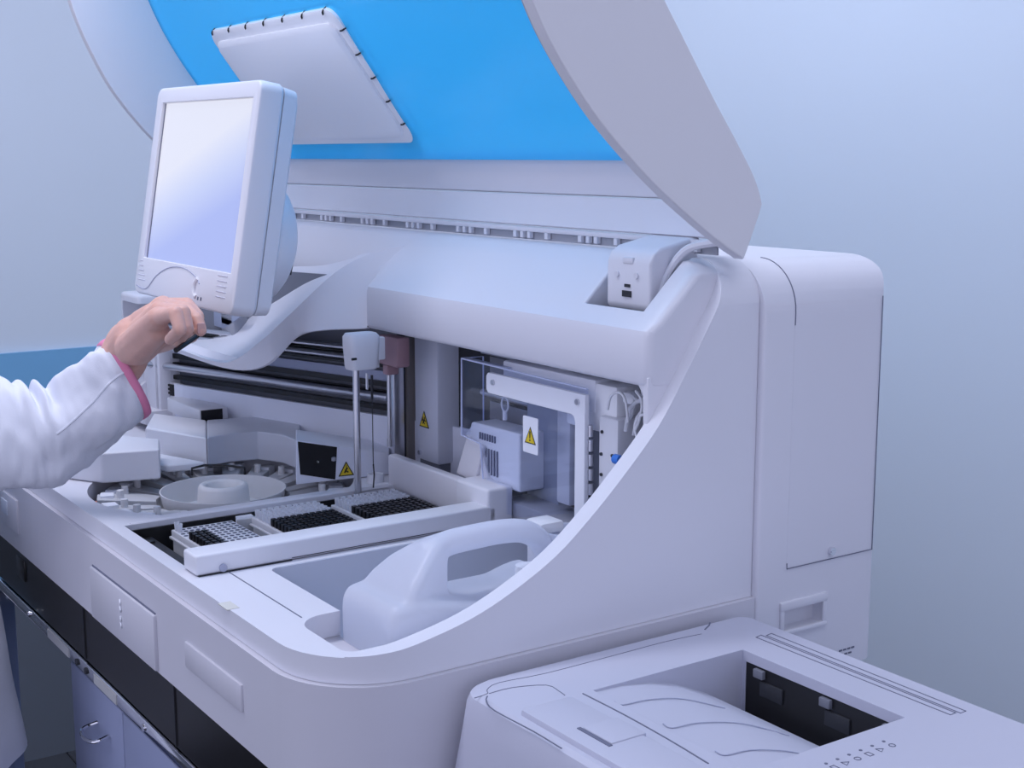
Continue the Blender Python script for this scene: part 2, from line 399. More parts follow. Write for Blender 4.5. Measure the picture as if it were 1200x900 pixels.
# ------------------------------------------------------------------ lid
mt = [(.449, 1.3035), (.445, 1.306), (.43, 1.314), (.399, 1.333), (.352, 1.365), (.308, 1.400), (.268, 1.438), (.229, 1.486), (.205, 1.526), (.178, 1.585), (.162, 1.64), (.158, 1.70), (.165, 1.76), (.185, 1.81)]
ot = [(.4505, 1.3035), (.461, 1.327), (.4705, 1.350), (.471, 1.358), (.462, 1.378), (.444, 1.404), (.407, 1.452), (.370, 1.503), (.338, 1.548), (.308, 1.60), (.283, 1.66), (.262, 1.72), (.245, 1.77), (.225, 1.81)]
mc = [(p[0], p[1]) for p in catmull([(a, c, 0) for a, c in mt], 4)]
oc = [(p[0], p[1]) for p in catmull([(a, c, 0) for a, c in ot], 4)]
poly = mc + oc[::-1]
b = nb(); prism(b, poly, 0, -.014, 0)
LID = obj('lid', b, M_lidwhite, AN, bevel=.004, seg=3, label='raised lid with grey white cheeks and blue film window')
b = nb(); prism(b, poly, 0, XL, XL + .014); obj('lid_cheek', b, M_lidwhite, LID, bevel=.003)
# lip bead along the mating edges
b = nb()
tube(b, [(-.015, y + .003, z + .004) for y, z in mc], .0035, 8); obj('lip_seal', b, M_midgrey, LID)
# film window
fo = [(y - .010, z) for y, z in oc if 1.392 < z < 1.80]
b = nb()
prism(b, [(y, z) for y, z in fo] + [(y - .003, z - .001) for y, z in fo[::-1]], 0, XL + .014, -.014)
FILM = obj('film_window', b, M_film, LID, label='transparent cyan blue film window')
# rear beam of lid, two strips
b = nb(); prism(b, [(.440, 1.405), (.446, 1.395), (.452, 1.372), (.4535, 1.3575), (.470, 1.356), (.462, 1.378), (.446, 1.402)], 0, XL + .014, -.014)
obj('rear_beam', b, M_white, LID, bevel=.0015)
b = nb(); prism(b, [(.452, 1.3555), (.444, 1.330), (.441, 1.322), (.452, 1.320), (.466, 1.33), (.470, 1.354)], 0, XL + .014, -.014)
obj('rear_beam', b, M_white, LID, bevel=.0012)
b = nb(); box(b, (XL + .02, .4385, 1.3145), (-.012, .4445, 1.3195), .001); RL = obj('hinge_rail', b, M_white, LID)
b = nb(); x = -1.05
k = 0
while x < -.05:
    for j in range(3 if k % 2 else 1): box(b, (x + j * .014, .4375, 1.3075), (x + j * .014 + .006, .443, 1.3145), .0005, 1)
    x += .062; k += 1
bb = nb(); box(bb, (XL + .02, .4435, 1.3055), (-.03, .4455, 1.3155)); obj('rail_shade_strip', bb, M_midgrey, RL)  # grey strip behind the tabs, painted as the shade between them
ob = obj('rail_tab', b, M_white, RL); ob['kind'] = 'stuff'
# inner cover hanging on clips
pb = Vector((-.745, .417, 1.412)); pt_ = Vector((-.745, .300, 1.568)); vv = (pt_ - pb); H = vv.length; vv.normalize(); nn = Vector((1, 0, 0)).cross(vv).normalized()
if nn.y > 0: nn = -nn
Wd = .383
def cov(u, v, d): return pb + Vector((u - Wd / 2, 0, 0)) + vv * v + nn * d
def plate(bm, u0, v0, u1, v1, r, d0, d1, f=cov, n=8, inset=0):
    P = rrect(u0, v0, u1, v1, r, n)
    if inset:
        Q = rrect(u0 + inset, v0 + inset, u1 - inset, v1 - inset, max(r - inset, .001), n)
        loft(bm, [[f(x, y, d0) for x, y in P], [f(x, y, d1 - inset * .6) for x, y in P], [f(x, y, d1) for x, y in Q]])
    else: loft(bm, [[f(x, y, d0) for x, y in P], [f(x, y, d1) for x, y in P]])
b = nb(); plate(b, 0, 0, Wd, H, .022, -.018, -.004, inset=.003)
IC = obj('inner_cover', b, M_cover, LID, bevel=0, label='white rectangular inner cover clipped inside the lid')
b = nb(); plate(b, .012, .012, Wd - .012, H - .016, .016, -.006, .003, inset=.006); obj('raised_panel', b, M_cover, IC)
b = nb(); P = rrect(-.0012, -.0012, Wd + .0012, H + .0012, .023, 8); tube(b, [cov(x, y, -.017) for x, y in P + P[:1]], .0014, 6); obj('gasket', b, M_black, IC)
bc = nb(); 
def clip_bm(u, v, sx, sy):
    bm = nb()
    tube(bm, [cov(u, v, -.017), cov(u - sx * .002, v - sy * .002, -.004), cov(u - sx * .006, v - sy * .006, -.002), cov(u - sx * .008, v - sy * .003, -.003)], .0011, 6, sub=3)
    return bm
for i in range(7): obj('clip', clip_bm(.02 + i * .057, H + .001, 0, 1), M_black, IC)
for i in range(5): obj('clip', clip_bm(Wd + .001, .03 + i * .034, 1, 0), M_black, IC)

# ------------------------------------------------------------------ inner compartment
p0 = Vector((-1.08, .262, 0)); p1 = Vector((-.30, .524, 0)); dr = (p1 - p0).normalized(); nrm = Vector((dr.y, -dr.x, 0))
def iw(s, z, d=0): return p0 + dr * s + nrm * d + Vector((0, 0, z))   # along the slanted inner wall, d = towards the front
def slab(bm, s0, z0, s1, z1, d0, d1):
    P = [(s0, z0), (s1, z0), (s1, z1), (s0, z1)]
    loft(bm, [[iw(s, z, d0) for s, z in P], [iw(s, z, d1) for s, z in P]])
def isz(px, py, d=0):
    q = atp(px, py, iw(0, 0, d), nrm); return (q - iw(0, 0, d)).dot(dr), q.z
S = (p1 - p0).length
b = nb(); slab(b, 0, .99, S * 1.0, 1.24, -.012, -.008); obj('back_plate', b, M_grey, AN, label='grey metal plate behind the guide rails')
# front sheet, pale
s0, zt = isz(204, 450, .01); s1, zt2 = isz(455, 480, .01)
b = nb(); slab(b, s0, .99, .70, zt, .004, .010)
obj('front_sheet', b, M_sheet, AN, label='white sheet metal panel below the guide rails')
e0 = at(347, 568, 2, .9905); e1 = at(456, 556, 2, .9905); ed = (e1 - e0).normalized(); en = Vector((ed.y, -ed.x, 0))
if en.dot(CAM - e0) < 0: en = -en
et0 = atp(347, 516, e0, en); et1 = atp(456, 531, e0, en)
b = nb(); loft(b, [[e0, e1, et1, et0], [v + (Vector((v.x, v.y, 0)) - Vector((CAM.x, CAM.y, 0))).normalized() * .07 for v in (e0, e1, et1, et0)]])
EP = obj('label_panel', b, M_sheet, AN, bevel=.001)
b = nb(); P = [atp(x, y, e0 + en * .0006, en) for x, y in ((349, 517.5), (395, 524), (393, 562), (352, 556))]; loft(b, [P, [v - en * .004 for v in P]])
SW = obj('sensor_window', b, M_black, AN, label='black sensor window')
b = nb(); q = atp(372, 541, e0 + en * .001, en); box(b, q - Vector((.003, .001, .0012)), q + Vector((.003, .001, .0012)), .0005); obj('window_glint', b, M_steel, SW)
b = nb(); q = atp(391, 538, e0 + en * .001, en); lathe(b, q, [(.0005, -.003), (.003, -.002), (.003, .002), (.0005, .003)], 12); obj('window_knob', b, M_midgrey, SW)
b = nb(); slab(b, -.02 , .99, s0 - .012, 1.10, -.01, .006); obj('end_bracket', b, M_white, AN)
b = nb(); slab(b, s0 - .012, zt - .05, s0 + .012, zt + .001, .003, .0085); obj('bracket_plate', b, M_white, AN)
b = nb(); e = isz(200, 450, .012)
slab(b, e[0] - .004, e[1] - .018, e[0] + .004, e[1] - .001, .0085, .011)
for k in range(3): slab(b, e[0] - .008, e[1] - .004 - k * .006, e[0] - .002, e[1] - .001 - k * .006, .0085, .011)
obj('toothed_slot', b, M_black, AN)
# rails and dark grooves
def rail(px1, py1, r, d, m, name='guide_rail', s_from=.0, s_to=.49):
    s, z = isz(px1, py1, d); bm = nb(); cyl(bm, iw(s_from, z, d), iw(s_to, z, d), r, 16); obj(name, bm, m, AN)
rail(250, 437, .0055, .012, M_steel)
rail(400, 417, .0035, .008, M_steel)
rail(400, 406, .0035, .008, M_steel)
for (x, y0, y1) in ((340, 432, 438), (340, 459, 464), (340, 443, 446), (400, 421, 424), (400, 410, 413)):
    a = isz(x, y1, 0); c_ = isz(x, y0, 0); bm = nb(); slab(bm, 0, a[1], .565, c_[1], -.008, .002); obj('belt_groove', bm, M_black, AN)
a = isz(370, 425, 0); c_ = isz(370, 443, 0)
b = nb(); slab(b, .02, c_[1] + .002, .565, a[1], -.008, -.001); obj('carriage_panel', b, mat('blue_grey_sheet', (.42, .46, .62), .35), AN)
# left column
b = nb()
L0 = at(175, 470, 1, .258); L1 = at(192, 470, 1, .258)
box(b, (L0.x - .03, .25, .99), (L1.x - .012, .30, 1.13), .002); box(b, (L1.x - .008, .252, .99), (L1.x + .003, .30, 1.13), .0015)
obj('side_column', b, M_white, AN)
# stepped white blocks left of carousel
def blk(name, px, py, z, dx, dy, z0=.985, bev=.003, m=M_warm):      # front-right top corner at pixel
    p = at(px, py, 2, z); bm = nb(); box(bm, (p.x - dx, p.y, z0), (p.x, p.y + dy, z), bev); return obj(name, bm, m, AN)
def poly_block(L, z, name, m, z0=.9905, bev=.003):
    P = [at(x, y, 2, z) for x, y in L]; bm = nb(); prism(bm, [(p.x, p.y) for p in P], 2, z0, z); return obj(name, bm, m, AN, bevel=bev)
poly_block([(60, 524), (118, 531), (187, 526), (187, 514), (120, 508), (60, 508)], 1.03, 'step_block', M_warm)
poly_block([(145, 536), (196, 545), (241, 541), (187, 531)], 1.001, 'step_block', M_warm)
poly_block([(170, 501), (242, 513), (242, 492), (180, 484)], 1.03, 'step_block', M_warm)
b = nb(); p = at(238, 480, 1, .262); box(b, (p.x - .13, .256, p.z - .022), (p.x, .30, p.z), .003); obj('sensor_bar', b, M_warm, AN)
b = nb(); box(b, (p.x + .001, .258, p.z - .02), (p.x + .003, .29, p.z - .001)); obj('cable_gap', b, M_black, AN)
# carousel housing wall (curved)
cc = Vector((-.666, .195, 0))
b = nb(); P = [at(x, y, 2, 1.03) for x, y in ((242.5, 513), (256, 510), (270, 508), (302, 505.5), (330, 509), (348, 516), (352, 496), (300, 488), (242.5, 492))]
prism(b, [(p.x, p.y) for p in P], 2, .9905, 1.03)
obj('carousel_housing', b, mat('housing_grey', (.62, .64, .72), .4), AN, bevel=.002, label='pale grey curved wall behind the reagent carousel')
b = nb(); tube(b, [at(x, y, 2, .995) + Vector((0, 0, dz)) for x, y, dz in ((225, 556, -.001), (225, 556, .008), (240, 554, .010), (265, 555, .011), (287, 557, .010), (287, 557, .001))], .0016, 8); obj('black_trim', b, M_black, AN)
# ------------------------------------------------------------------ carousel
CR = empty('reagent_carousel', (cc.x, cc.y, .946), 'round grey reagent carousel sunk in the analyzer deck', 'carousel')
b = nb(); lathe(b, (cc.x, cc.y, 0), [(.001, .9465), (.150, .9465), (.150, .951), (.001, .951)], 64); obj('turntable', b, M_carlight, CR)
b = nb(); lathe(b, (cc.x, cc.y, 0), [(.044, .951), (.072, .951), (.079, .982), (.0775, .982), (.070, .953), (.044, .953)], 64); obj('inner_ring', b, M_carlight, CR)
hub = at(268, 568, 2, .988)
b = nb(); lathe(b, (cc.x, cc.y, 0), [(.001, .951), (.034, .951), (.0315, .984), (.0295, .988), (.026, .989), (.022, .986), (.020, .968), (.001, .967)], 48); obj('hub', b, M_carlight, CR, ang=60)
for i in range(22):
    a = 2 * math.pi * i / 22 + .1; ca, sa = math.cos(a), math.sin(a)
    rot = Matrix.Rotation(a, 3, 'Z')
    def W(x, y, z): return Vector((cc.x, cc.y, z)) + rot @ Vector((x, y, 0))
    bm = nb(); h = .978 + (.003 if i % 3 == 0 else 0)
    P = [(.083, -.009), (.154, -.016), (.154, .014), (.083, .008)]
    loft(bm, [[W(x, y, .951) for x, y in P], [W(x, y, h - .008 if x < .1 else h) for x, y in P]])
    o = obj('reagent_wedge', bm, M_cartri, CR, bevel=.001)
    bm = nb(); loft(bm, [[W(.126 + .0045 * math.cos(t), -.001 + .0045 * math.sin(t), z) for t in [k * math.pi / 5 for k in range(10)]] for z in (.972, h + .007)]); obj('bottle_cap', bm, M_carlight, o)
    bm = nb(); P = [(.134, -.014), (.150, -.017), (.150, .004), (.134, .003)]; loft(bm, [[W(x, y, .965) for x, y in P], [W(x, y, h + .0015) for x, y in P]]); obj('wedge_lid', bm, M_signwhite, o)
b = nb(); q = at(118, 586, 2, .975); box(b, (q.x - .004, q.y - .012, .95), (q.x + .004, q.y + .006, .974), .001); obj('orange_label', b, M_orange, CR, label='orange wedge at the carousel edge')
# ------------------------------------------------------------------ rack slot
b = nb(); box(b, (-.531, .023, .926), (-.333, .371, .929))
for a_, c_ in (((-.531, .023, .929), (-.528, .371, .984)), ((-.336, .023, .929), (-.333, .371, .984)), ((-.531, .023, .929), (-.333, .029, .984)), ((-.531, .366, .929), (-.333, .371, .984))): box(b, a_, c_)
RTY = obj('rack_tray', b, M_black, AN, label='black tray the racks stand in')
b = nb(); box(b, (-.530, .029, .929), (-.333, .052, .974), .002); obj('tray_step', b, M_dark, RTY)
b = nb(); box(b, (-.52, .034, .974), (-.50, .046, .9765), .001); obj('tray_latch', b, M_black, RTY)
b = nb(); box(b, (-.530, .3585, .929), (-.34, .366, .955), .002); obj('tray_rail', b, M_steel, RTY)
b = nb(); box(b, (-.338, .017, .9905), (-.304, .372, 1.0115), .003, 3); BAR = obj('rack_bar', b, M_warm, AN, label='white bar along the front of the rack slot')
b = nb(); box(b, (-.3045, .12, .9925), (-.3035, .37, .9932)); box(b, (-.336, .0195, .9895), (-.303, .12, .9908)); obj('bar_groove', b, M_dark, BAR)
b = nb(); p = at(261, 665, 0, -.304); cyl(b, (-.306, p.y, p.z), (-.3015, p.y, p.z), .004, 16); obj('bar_knob', b, M_printgrey, BAR)
b = nb(); box(b, (-.545, .3665, .984), (-.335, .380, 1.0275), .003, 3); obj('divider_wall', b, M_white, AN)
b = nb(); box(b, (-.372, .360, .9905), (-.304, .395, 1.031), .004, 3); obj('bar_post', b, M_warm, AN)
# lip on the back of slot with rounded ledge
b = nb(); tube(b, [(-.536, .03, .988), (-.536, .30, .988)], .0035, 8); tube(b, [(-.536, .318, .989), (-.536, .36, .989)], .005, 8); obj('slot_lip', b, M_white, AN)
# racks -----------------------------------------------------------
rk = [(.066, .143, 'rack1'), (.163, .250, 'rack2'), (.266, .357, 'rack3')]
NX, NY = 12, 10
ORD = ['first', 'second', 'third', 'fourth', 'fifth', 'sixth', 'seventh', 'eighth', 'ninth', 'tenth']
ZT = .985
rlabels = ['white cuvette rack nearest the slot end, mostly empty holes', 'white cuvette rack in the middle of the slot, full', 'white cuvette rack nearest the steel probe rod, full']
word = ['nearly empty rack', 'middle rack', 'rack beside the probe rod']
for ri, (y0, y1, _) in enumerate(rk):
    x0, x1 = -.512, -.394
    RK = empty('cuvette_rack', ((x0 + x1) / 2, (y0 + y1) / 2, .929), rlabels[ri], 'rack', 'cuvette racks in the slot')
    b = nb(); box(b, (x0 + .003, y0 + .003, .9295), (x1 - .003, y1 - .003, ZT - .012), .0015); obj('rack_base', b, M_rack, RK)
    b = nb(); box(b, (x0, y0, ZT - .012), (x1, y1, ZT - .009), .001); obj('rack_flange', b, M_rack, RK)
    b = nb(); box(b, (x0 + .002, y0 + .002, ZT - .009), (x1 - .002, y1 - .002, ZT - .0015), .001); obj('rack_grid', b, M_rack, RK)
    px = (x1 - x0 - .008) / NX; py = (y1 - y0 - .006) / NY
    def wx(i): return x0 + .004 + px * (i + .5)
    def wy(j): return y0 + .003 + py * (j + .5)
    b = nb(); r = min(px, py) * .36
    for i in range(NX):
        for j in range(NY):
            full = ri > 0 or i < 2 and j < 1 or (i >= 4 and j < 3)
            if not full:
                lathe(b, (wx(i), wy(j), 0), [(.0005, ZT - .0016), (r, ZT - .0016), (r, ZT - .0012), (.0005, ZT - .0012)], 10)
    if len(b.verts): o = obj('rack_hole', b, M_hole, RK); o['kind'] = 'stuff'
    else: b.free()
    # cuvette strips: one strip per column j
    def strip(name, j, i0, i1, m, h, rr, lab, grp, cat='cuvettes'):
        bm = nb(); y = wy(j)
        box(bm, (wx(i0) - px * .35, y - py * .2, ZT - .0014), (wx(i1) + px * .35, y + py * .2, ZT + h * .35))
        for i in range(i0, i1 + 1):
            box(bm, (wx(i) - px * .33, y - py * .36, ZT - .0012), (wx(i) + px * .33, y + py * .36, ZT + h), .0004, 1)
        return top(name, bm, m, lab, cat, grp, smooth=False)
    def clearstrip(j, i0, i1, lab, grp):
        bm = nb(); y = wy(j)
        for i in range(i0, i1 + 1):
            lathe(bm, (wx(i), y, 0), [(.0006, ZT - .0014), (px * .28, ZT - .0014), (px * .36, ZT + .008), (px * .25, ZT + .008), (px * .2, ZT), (.0006, ZT)], 8)
        return top('clear_cuvette_strip', bm, M_clear, lab, 'cuvettes', grp)
    if ri == 0:
        for j in range(3): strip('black_cuvette_strip', j, 5, 11, M_black, .0075, 1, 'short black cuvette strip in the nearly empty rack, ' + ('leftmost', 'middle one', 'rightmost')[j] + ' of three', 'black strips in the nearly empty rack')
        clearstrip(0, 0, 1, 'short clear cuvette strip in the corner of the nearly empty rack', 'clear strips in the nearly empty rack')
    else:
        for j in range(NY):
            strip('black_cuvette_strip', j, 5, 11, M_black, .0075, 1, 'black cuvette strip in the ' + word[ri] + ', ' + ORD[j] + ' from its left end', 'black strips in the ' + word[ri])
            clearstrip(j, 0, 4, 'clear cuvette strip in the ' + word[ri] + ', ' + ORD[j] + ' from its left end', 'clear strips in the ' + word[ri])
# ------------------------------------------------------------------ canister well walls + canister
b = nb(); box(b, (-.293, .088, .886), (-.2905, .465, .9895)); obj('well_wall', b, M_pale, AN)
b = nb(); box(b, (-.29, .09, .884), (-.028, .46, .887)); obj('well_floor', b, M_pale, AN)
CN = empty('canister', (-.085, .19, .887), 'translucent white plastic canister with a moulded handle', 'canister')
x0, x1 = -.134, -.036
rings = []
def canring(y, zb, zt_, ins=0, r=.012):
    return [(x, y, z) for x, z in rrect(x0 + ins, zb, x1 - ins, zt_, [r, r, r, r], 5)]
for y, zt_, ins in ((.086, 1.006, .006), (.089, 1.012, .002), (.094, 1.017, 0), (.112, 1.019, 0), (.135, 1.017, 0), (.165, 1.008, 0), (.19, 1.002, 0), (.24, 1.002, 0), (.262, 1.008, 0), (.276, 1.012, .004), (.28, 1.005, .01)):
    rings.append(canring(y, .888, zt_, ins))
b = nb(); loft(b, rings)
# sloping shoulder and handle
sh = []
for y, zt_, w_ in ((.100, 1.012, .046), (.114, 1.030, .043), (.130, 1.044, .036), (.145, 1.054, .026), (.158, 1.060, .018), (.166, 1.058, .014)):
    sh.append([(x, y, z) for x, z in rrect(-.085 - w_, .99, -.085 + w_, zt_, [.002, .002, min(.014, w_ * .6), min(.014, w_ * .6)], 5)])
loft(b, sh)
tube(b, [(-.085, .145, 1.045), (-.085, .17, 1.0515), (-.085, .20, 1.0535), (-.085, .235, 1.0535), (-.085, .262, 1.048), (-.085, .280, 1.030), (-.085, .288, .99)], [.0125, .0115], 14, sub=5)
hd = remesh(b, .0026, 14, .6)
obj('canister_body', hd, M_canister, CN, ang=180)
# cap of the canister, behind the handle
b = nb(); lathe(b, (-.085, .262, 0), [(.001, 1.0), (.012, 1.0), (.012, 1.016), (.001, 1.017)], 24); obj('screw_cap', b, M_signwhite, CN)
# jars behind
p = at(638, 608, 2, 1.05)
J = empty('sample_jar', (p.x, p.y, .887), 'small white square capped jar behind the canister handle', 'jar')
b = nb(); box(b, (p.x - .013, p.y - .013, .888), (p.x + .013, p.y + .013, 1.038), .004); obj('jar_body', b, M_canister, J)
b = nb(); box(b, (p.x - .0145, p.y - .0145, 1.038), (p.x + .0145, p.y + .0145, 1.05), .004); obj('jar_lid', b, M_rack, J)
p = at(664, 620, 2, 1.045)
J = empty('round_jar', (p.x, p.y, .887), 'round white tub beside the curved rim of the analyzer', 'jar')
b = nb(); lathe(b, (p.x, p.y, 0), [(.001, .888), (.020, .888), (.022, 1.03), (.024, 1.045), (.0225, 1.045), (.02, 1.035), (.001, 1.033)], 32); obj('tub_body', b, M_canister, J)

# ------------------------------------------------------------------ probes, tower
p = at(417, 433, 1, .31)
PR = obj('probe_rod', (lambda bm: (cyl(bm, (p.x, .31, .93), (p.x, .31, 1.15), .0042, 16), bm)[1])(nb()), M_steel, AN, label='vertical steel rod carrying the white probe arm')
b = nb(); z0 = at(420, 433, 1, .31).z; z1 = at(420, 391, 1, .31).z
P0 = rrect(-.013, -.018, .013, .022, .008, 5); 
loft(b, [[(p.x + x * s + .003, .31 + y * s + .004, z) for x, y in P0] for z, s in ((z0, .88), (z0 + .003, .96), (z0 + .03, 1.06), (z1 - .004, 1.06), (z1, .9))])
AH = obj('probe_head', b, M_warm, AN, ang=50, label='white probe arm head')
b = nb(); q = at(414, 421, 1, .292); cyl(b, (q.x, q.y - .002, q.z), (q.x, q.y + .004, q.z), .0016, 10); obj('head_screw', b, M_black, AH)
b = nb(); box(b, (p.x + .002, .322, z1 - .034), (p.x + .012, .345, z1 - .006), .002); obj('probe_arm', b, M_warm, AH)
q = at(434, 440, 1, .335)
b = nb(); box(b, (q.x - .004, .332, z0 - .002), (q.x + .006, .345, z0 + .02), .001); obj('needle_holder', b, M_warm, AN)
b = nb(); cyl(b, (q.x, .337, q.z + .0), (q.x, .337, q.z - .03), .0016, 8); cyl(b, (q.x, .337, q.z - .03), (q.x, .337, q.z - .115), .0006, 8); tube(b, [(q.x, .337, q.z - .112), (q.x + .002, .337, q.z - .125), (q.x - .001, .337, q.z - .142)], .0009, 6); obj('probe_needle', b, M_dark, AN)
b = nb(); q2 = at(430, 445, 1, .335); box(b, (q2.x - .0015, .334, q2.z - .012), (q2.x + .0015, .336, q2.z + .008))
obj('toothed_strip', b, M_signwhite, AN)
# wash cup below
q = at(440, 556, 2, 1.0); b = nb(); lathe(b, (q.x, q.y, 0), [(.001, .985), (.0105, .985), (.0105, 1.001), (.0085, 1.001), (.008, .992), (.001, .992)], 24); obj('wash_cup', b, M_warm, AN)
# mauve head
a = at(448, 437, 1, .37); c_ = at(468, 396, 1, .37)
b = nb(); box(b, (a.x, .365, a.z + .012), (c_.x + .002, .384, c_.z), .003)
box(b, (a.x + .004, .368, a.z - .001), (a.x + .017, .385, a.z + .012), .002)
MH = obj('wash_head', b, M_brown, AN, label='mauve brown wash arm head')
b = nb(); q = at(456, 470, 1, .375); cyl(b, (q.x, .375, 1.035), (q.x, .375, a.z), .0026, 12)
cyl(b, (q.x, .375, 1.035), (q.x, .375, 1.045), .0035, 12); obj('wash_tube', b, M_steel, MH)
q = at(463, 470, 1, .39); b = nb(); box(b, (q.x - .002, .385, .99), (q.x + .006, .40, a.z + .01), .001); obj('steel_post', b, M_steel, AN)
b = nb(); q = at(471, 470, 1, .41); box(b, (q.x - .003, .405, .99), (q.x + .006, .43, 1.2)); obj('dark_gap', b, M_dark, AN)
q = at(480, 470, 1, .42); b = nb(); box(b, (q.x - .009, .412, .99), (q.x + .009, .43, 1.2)); obj('grey_column', b, mat('warm_grey', (.20, .185, .18), .5), AN)
# tower
a = at(486, 535, 1, .42); c_ = at(513, 535, 1, .42); 
TW = obj('sensor_tower', (lambda bm: (box(bm, (a.x, .42, 1.012), (c_.x, .475, 1.24), .004), bm)[1])(nb()), mat('tower_white', (.70, .73, .84), .4), AN, label='pale square tower with a yellow warning triangle')
b = nb(); box(b, (a.x + .002, .425, .99), (c_.x - .004, .47, 1.014)); obj('tower_foot', b, M_grey, TW)
def sign(parent, P, U, V, n, size, kind_, plate_=None):
    """warning triangle lying on a face: P centre, U right, V up, n outward"""
    def w(x, y, d): return P + U * x + V * y + n * d
    if plate_:
        bm = nb(); pw, ph = plate_; Q = rrect(-pw / 2, -ph / 2, pw / 2, ph / 2, .0015, 3); loft(bm, [[w(x, y, -.0004) for x, y in Q], [w(x, y, .0006) for x, y in Q]]); parent = obj('sign_plate', bm, M_signwhite, parent, label='white plate with a yellow warning triangle')
    h = size * .9
    def tri(s, d0, d1, m, nm):
        bm = nb(); Q = [(-size / 2 * s, -h / 2 * s - h * .0), (size / 2 * s, -h / 2 * s), (0, h / 2 * s + 0)]
        Q = [(x, y - (1 - s) * h * .16) for x, y in Q]
        loft(bm, [[w(x, y, d0) for x, y in Q], [w(x, y, d1) for x, y in Q]]); return bm
    t = obj('warning_triangle', tri(1, .0004, .0008, 0, ''), M_signblack, parent)
    if not plate_: t['label'] = 'yellow warning triangle'
    bm = tri(.80, .0008, .0011, 0, '')
    tgt = parent if plate_ else t
    if plate_: obj('triangle_face', bm, M_yellow, parent)
    else: obj('triangle_face', bm, M_yellow, t)
    bm = nb(); s = size
    if kind_ == '!':
        Q = [(-.055, .25), (.055, .25), (.03, -.12), (-.03, -.12)]; loft(bm, [[w(x * s, y * s - .04 * s, d) for x, y in Q] for d in (.0011, .0014)])
        Q = [(.05 * math.cos(k * math.pi / 4), .05 * math.sin(k * math.pi / 4) - .22) for k in range(8)]; loft(bm, [[w(x * s, y * s - .04 * s, d) for x, y in Q] for d in (.0011, .0014)])
    elif kind_ == 'bio':
        for k in range(3):
            aa = math.radians(90 + 120 * k); cx, cy = .12 * math.cos(aa), .12 * math.sin(aa) - .08
            pts = [(cx + .10 * math.cos(aa + t), cy + .10 * math.sin(aa + t)) for t in [math.radians(q_) for q_ in range(40, 321, 20)]]
            tube(bm, [w(x * s, y * s, .0014) for x, y in pts][3:], .022 * s, 6)
            tube(bm, [w(x * s, y * s, .0014) for x, y in pts][:4], .022 * s, 6)
        tube(bm, [w(.09 * math.cos(t * math.pi / 6) * s, (.09 * math.sin(t * math.pi / 6) - .08) * s, .0014) for t in range(13)], .014 * s, 6)
    else:
        tube(bm, [w(-.12 * s, -.25 * s, .0014), w(-.02 * s, -.05 * s, .0014), w(.08 * s, .05 * s, .0014)], .05 * s, 6)
        tube(bm, [w(.0 * s, -.15 * s, .0014), w(.12 * s, -.22 * s, .0014)], .04 * s, 6); tube(bm, [w(.0, .22 * s, .0014), w(.02 * s, .02 * s, .0014)], .02 * s, 6)
    obj('pictogram', bm, M_signblack, tgt if plate_ else t)
X_, Z_ = Vector((1, 0, 0)), Vector((0, 0, 1))
q = at(497.5, 491, 1, .42); sign(TW, q, X_, Z_, Vector((0, -1, 0)), .024, 'bio')
b = nb(); q = at(493, 530, 1, .42); cyl(b, q, q + Vector((0, -.003, 0)), .003, 12); obj('tower_screw', b, M_chrome, TW)
q = atp(405.5, 549, e0 + en * .0003, en); sign(EP, q, ed, Z_, en, .021, 'needle')
# dark back area right of tower
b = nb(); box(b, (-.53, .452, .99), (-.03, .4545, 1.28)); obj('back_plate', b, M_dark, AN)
b = nb(); box(b, (-.43, .446, 1.03), (-.16, .451, 1.105)); box(b, (-.43, .446, 1.125), (-.16, .451, 1.16)); obj('steel_panel', b, M_grey, AN)
for z, r in ((1.115, .004), (1.165, .003)):
    b = nb(); cyl(b, (-.44, .442, z), (-.16, .442, z), r, 12); obj('guide_rail', b, M_steel, AN)
a = at(617, 470, 1, .43); c_ = at(655, 470, 1, .43)
b = nb(); box(b, (a.x, .43, 1.0), (c_.x, .446, 1.19), .002); obj('pillar', b, mat('pillar_blue_grey', (.34, .37, .46), .4), AN)
a = at(656, 470, 1, .42); c_ = at(672, 470, 1, .42)
b = nb(); box(b, (a.x, .415, 1.02), (c_.x, .43, 1.19), .004); obj('pillar', b, M_warm, AN)
b = nb(); box(b, (-.33, .395, .985), (-.175, .44, 1.012), .003); obj('cup_housing', b, M_midgrey, AN)
# ribbed heater cover
def pX(px, py, Y): return at(px, py, 1, Y)
c0 = pX(548, 533, .40); c1_ = pX(606, 497, .40)
b = nb()
xl, xr = pX(552, 500, .40).x, pX(612, 520, .40).x
zt_ = pX(560, 495, .40).z
PR_ = [(xl - .008, zt_ - .018), (xl + .004, zt_ - .006), (xl + .006, zt_), (xr, zt_ + .002), (xr, zt_ - .066), (xl + .016, zt_ - .066), (xl + .012, zt_ - .03)]
loft(b, [[(x, y, z) for x, z in PR_] for y in (.396, .432)])
RC = obj('ribbed_cover', b, M_cover, AN, bevel=.003, label='white ribbed cover behind the clear shield')
for i in range(6):
    bm = nb(); x = xl + .032 + i * .006; box(bm, (x, .3945, zt_ - .056), (x + .0022, .397, zt_ - .026)); obj('vent_slit', bm, M_groove, RC)
for i in range(7):
    bm = nb(); x = xl + .026 + i * .0052; box(bm, (x, .3945, zt_ - .017), (x + .002, .397, zt_ - .009)); obj('vent_slit', bm, M_groove, RC)
for i in range(7):
    bm = nb(); x = xl + .010 + i * .0028; tube(bm, [(x + .004, .3955, zt_ - .024), (x, .3955, zt_ - .052)], .0008, 6); obj('rib', bm, M_warm, RC)
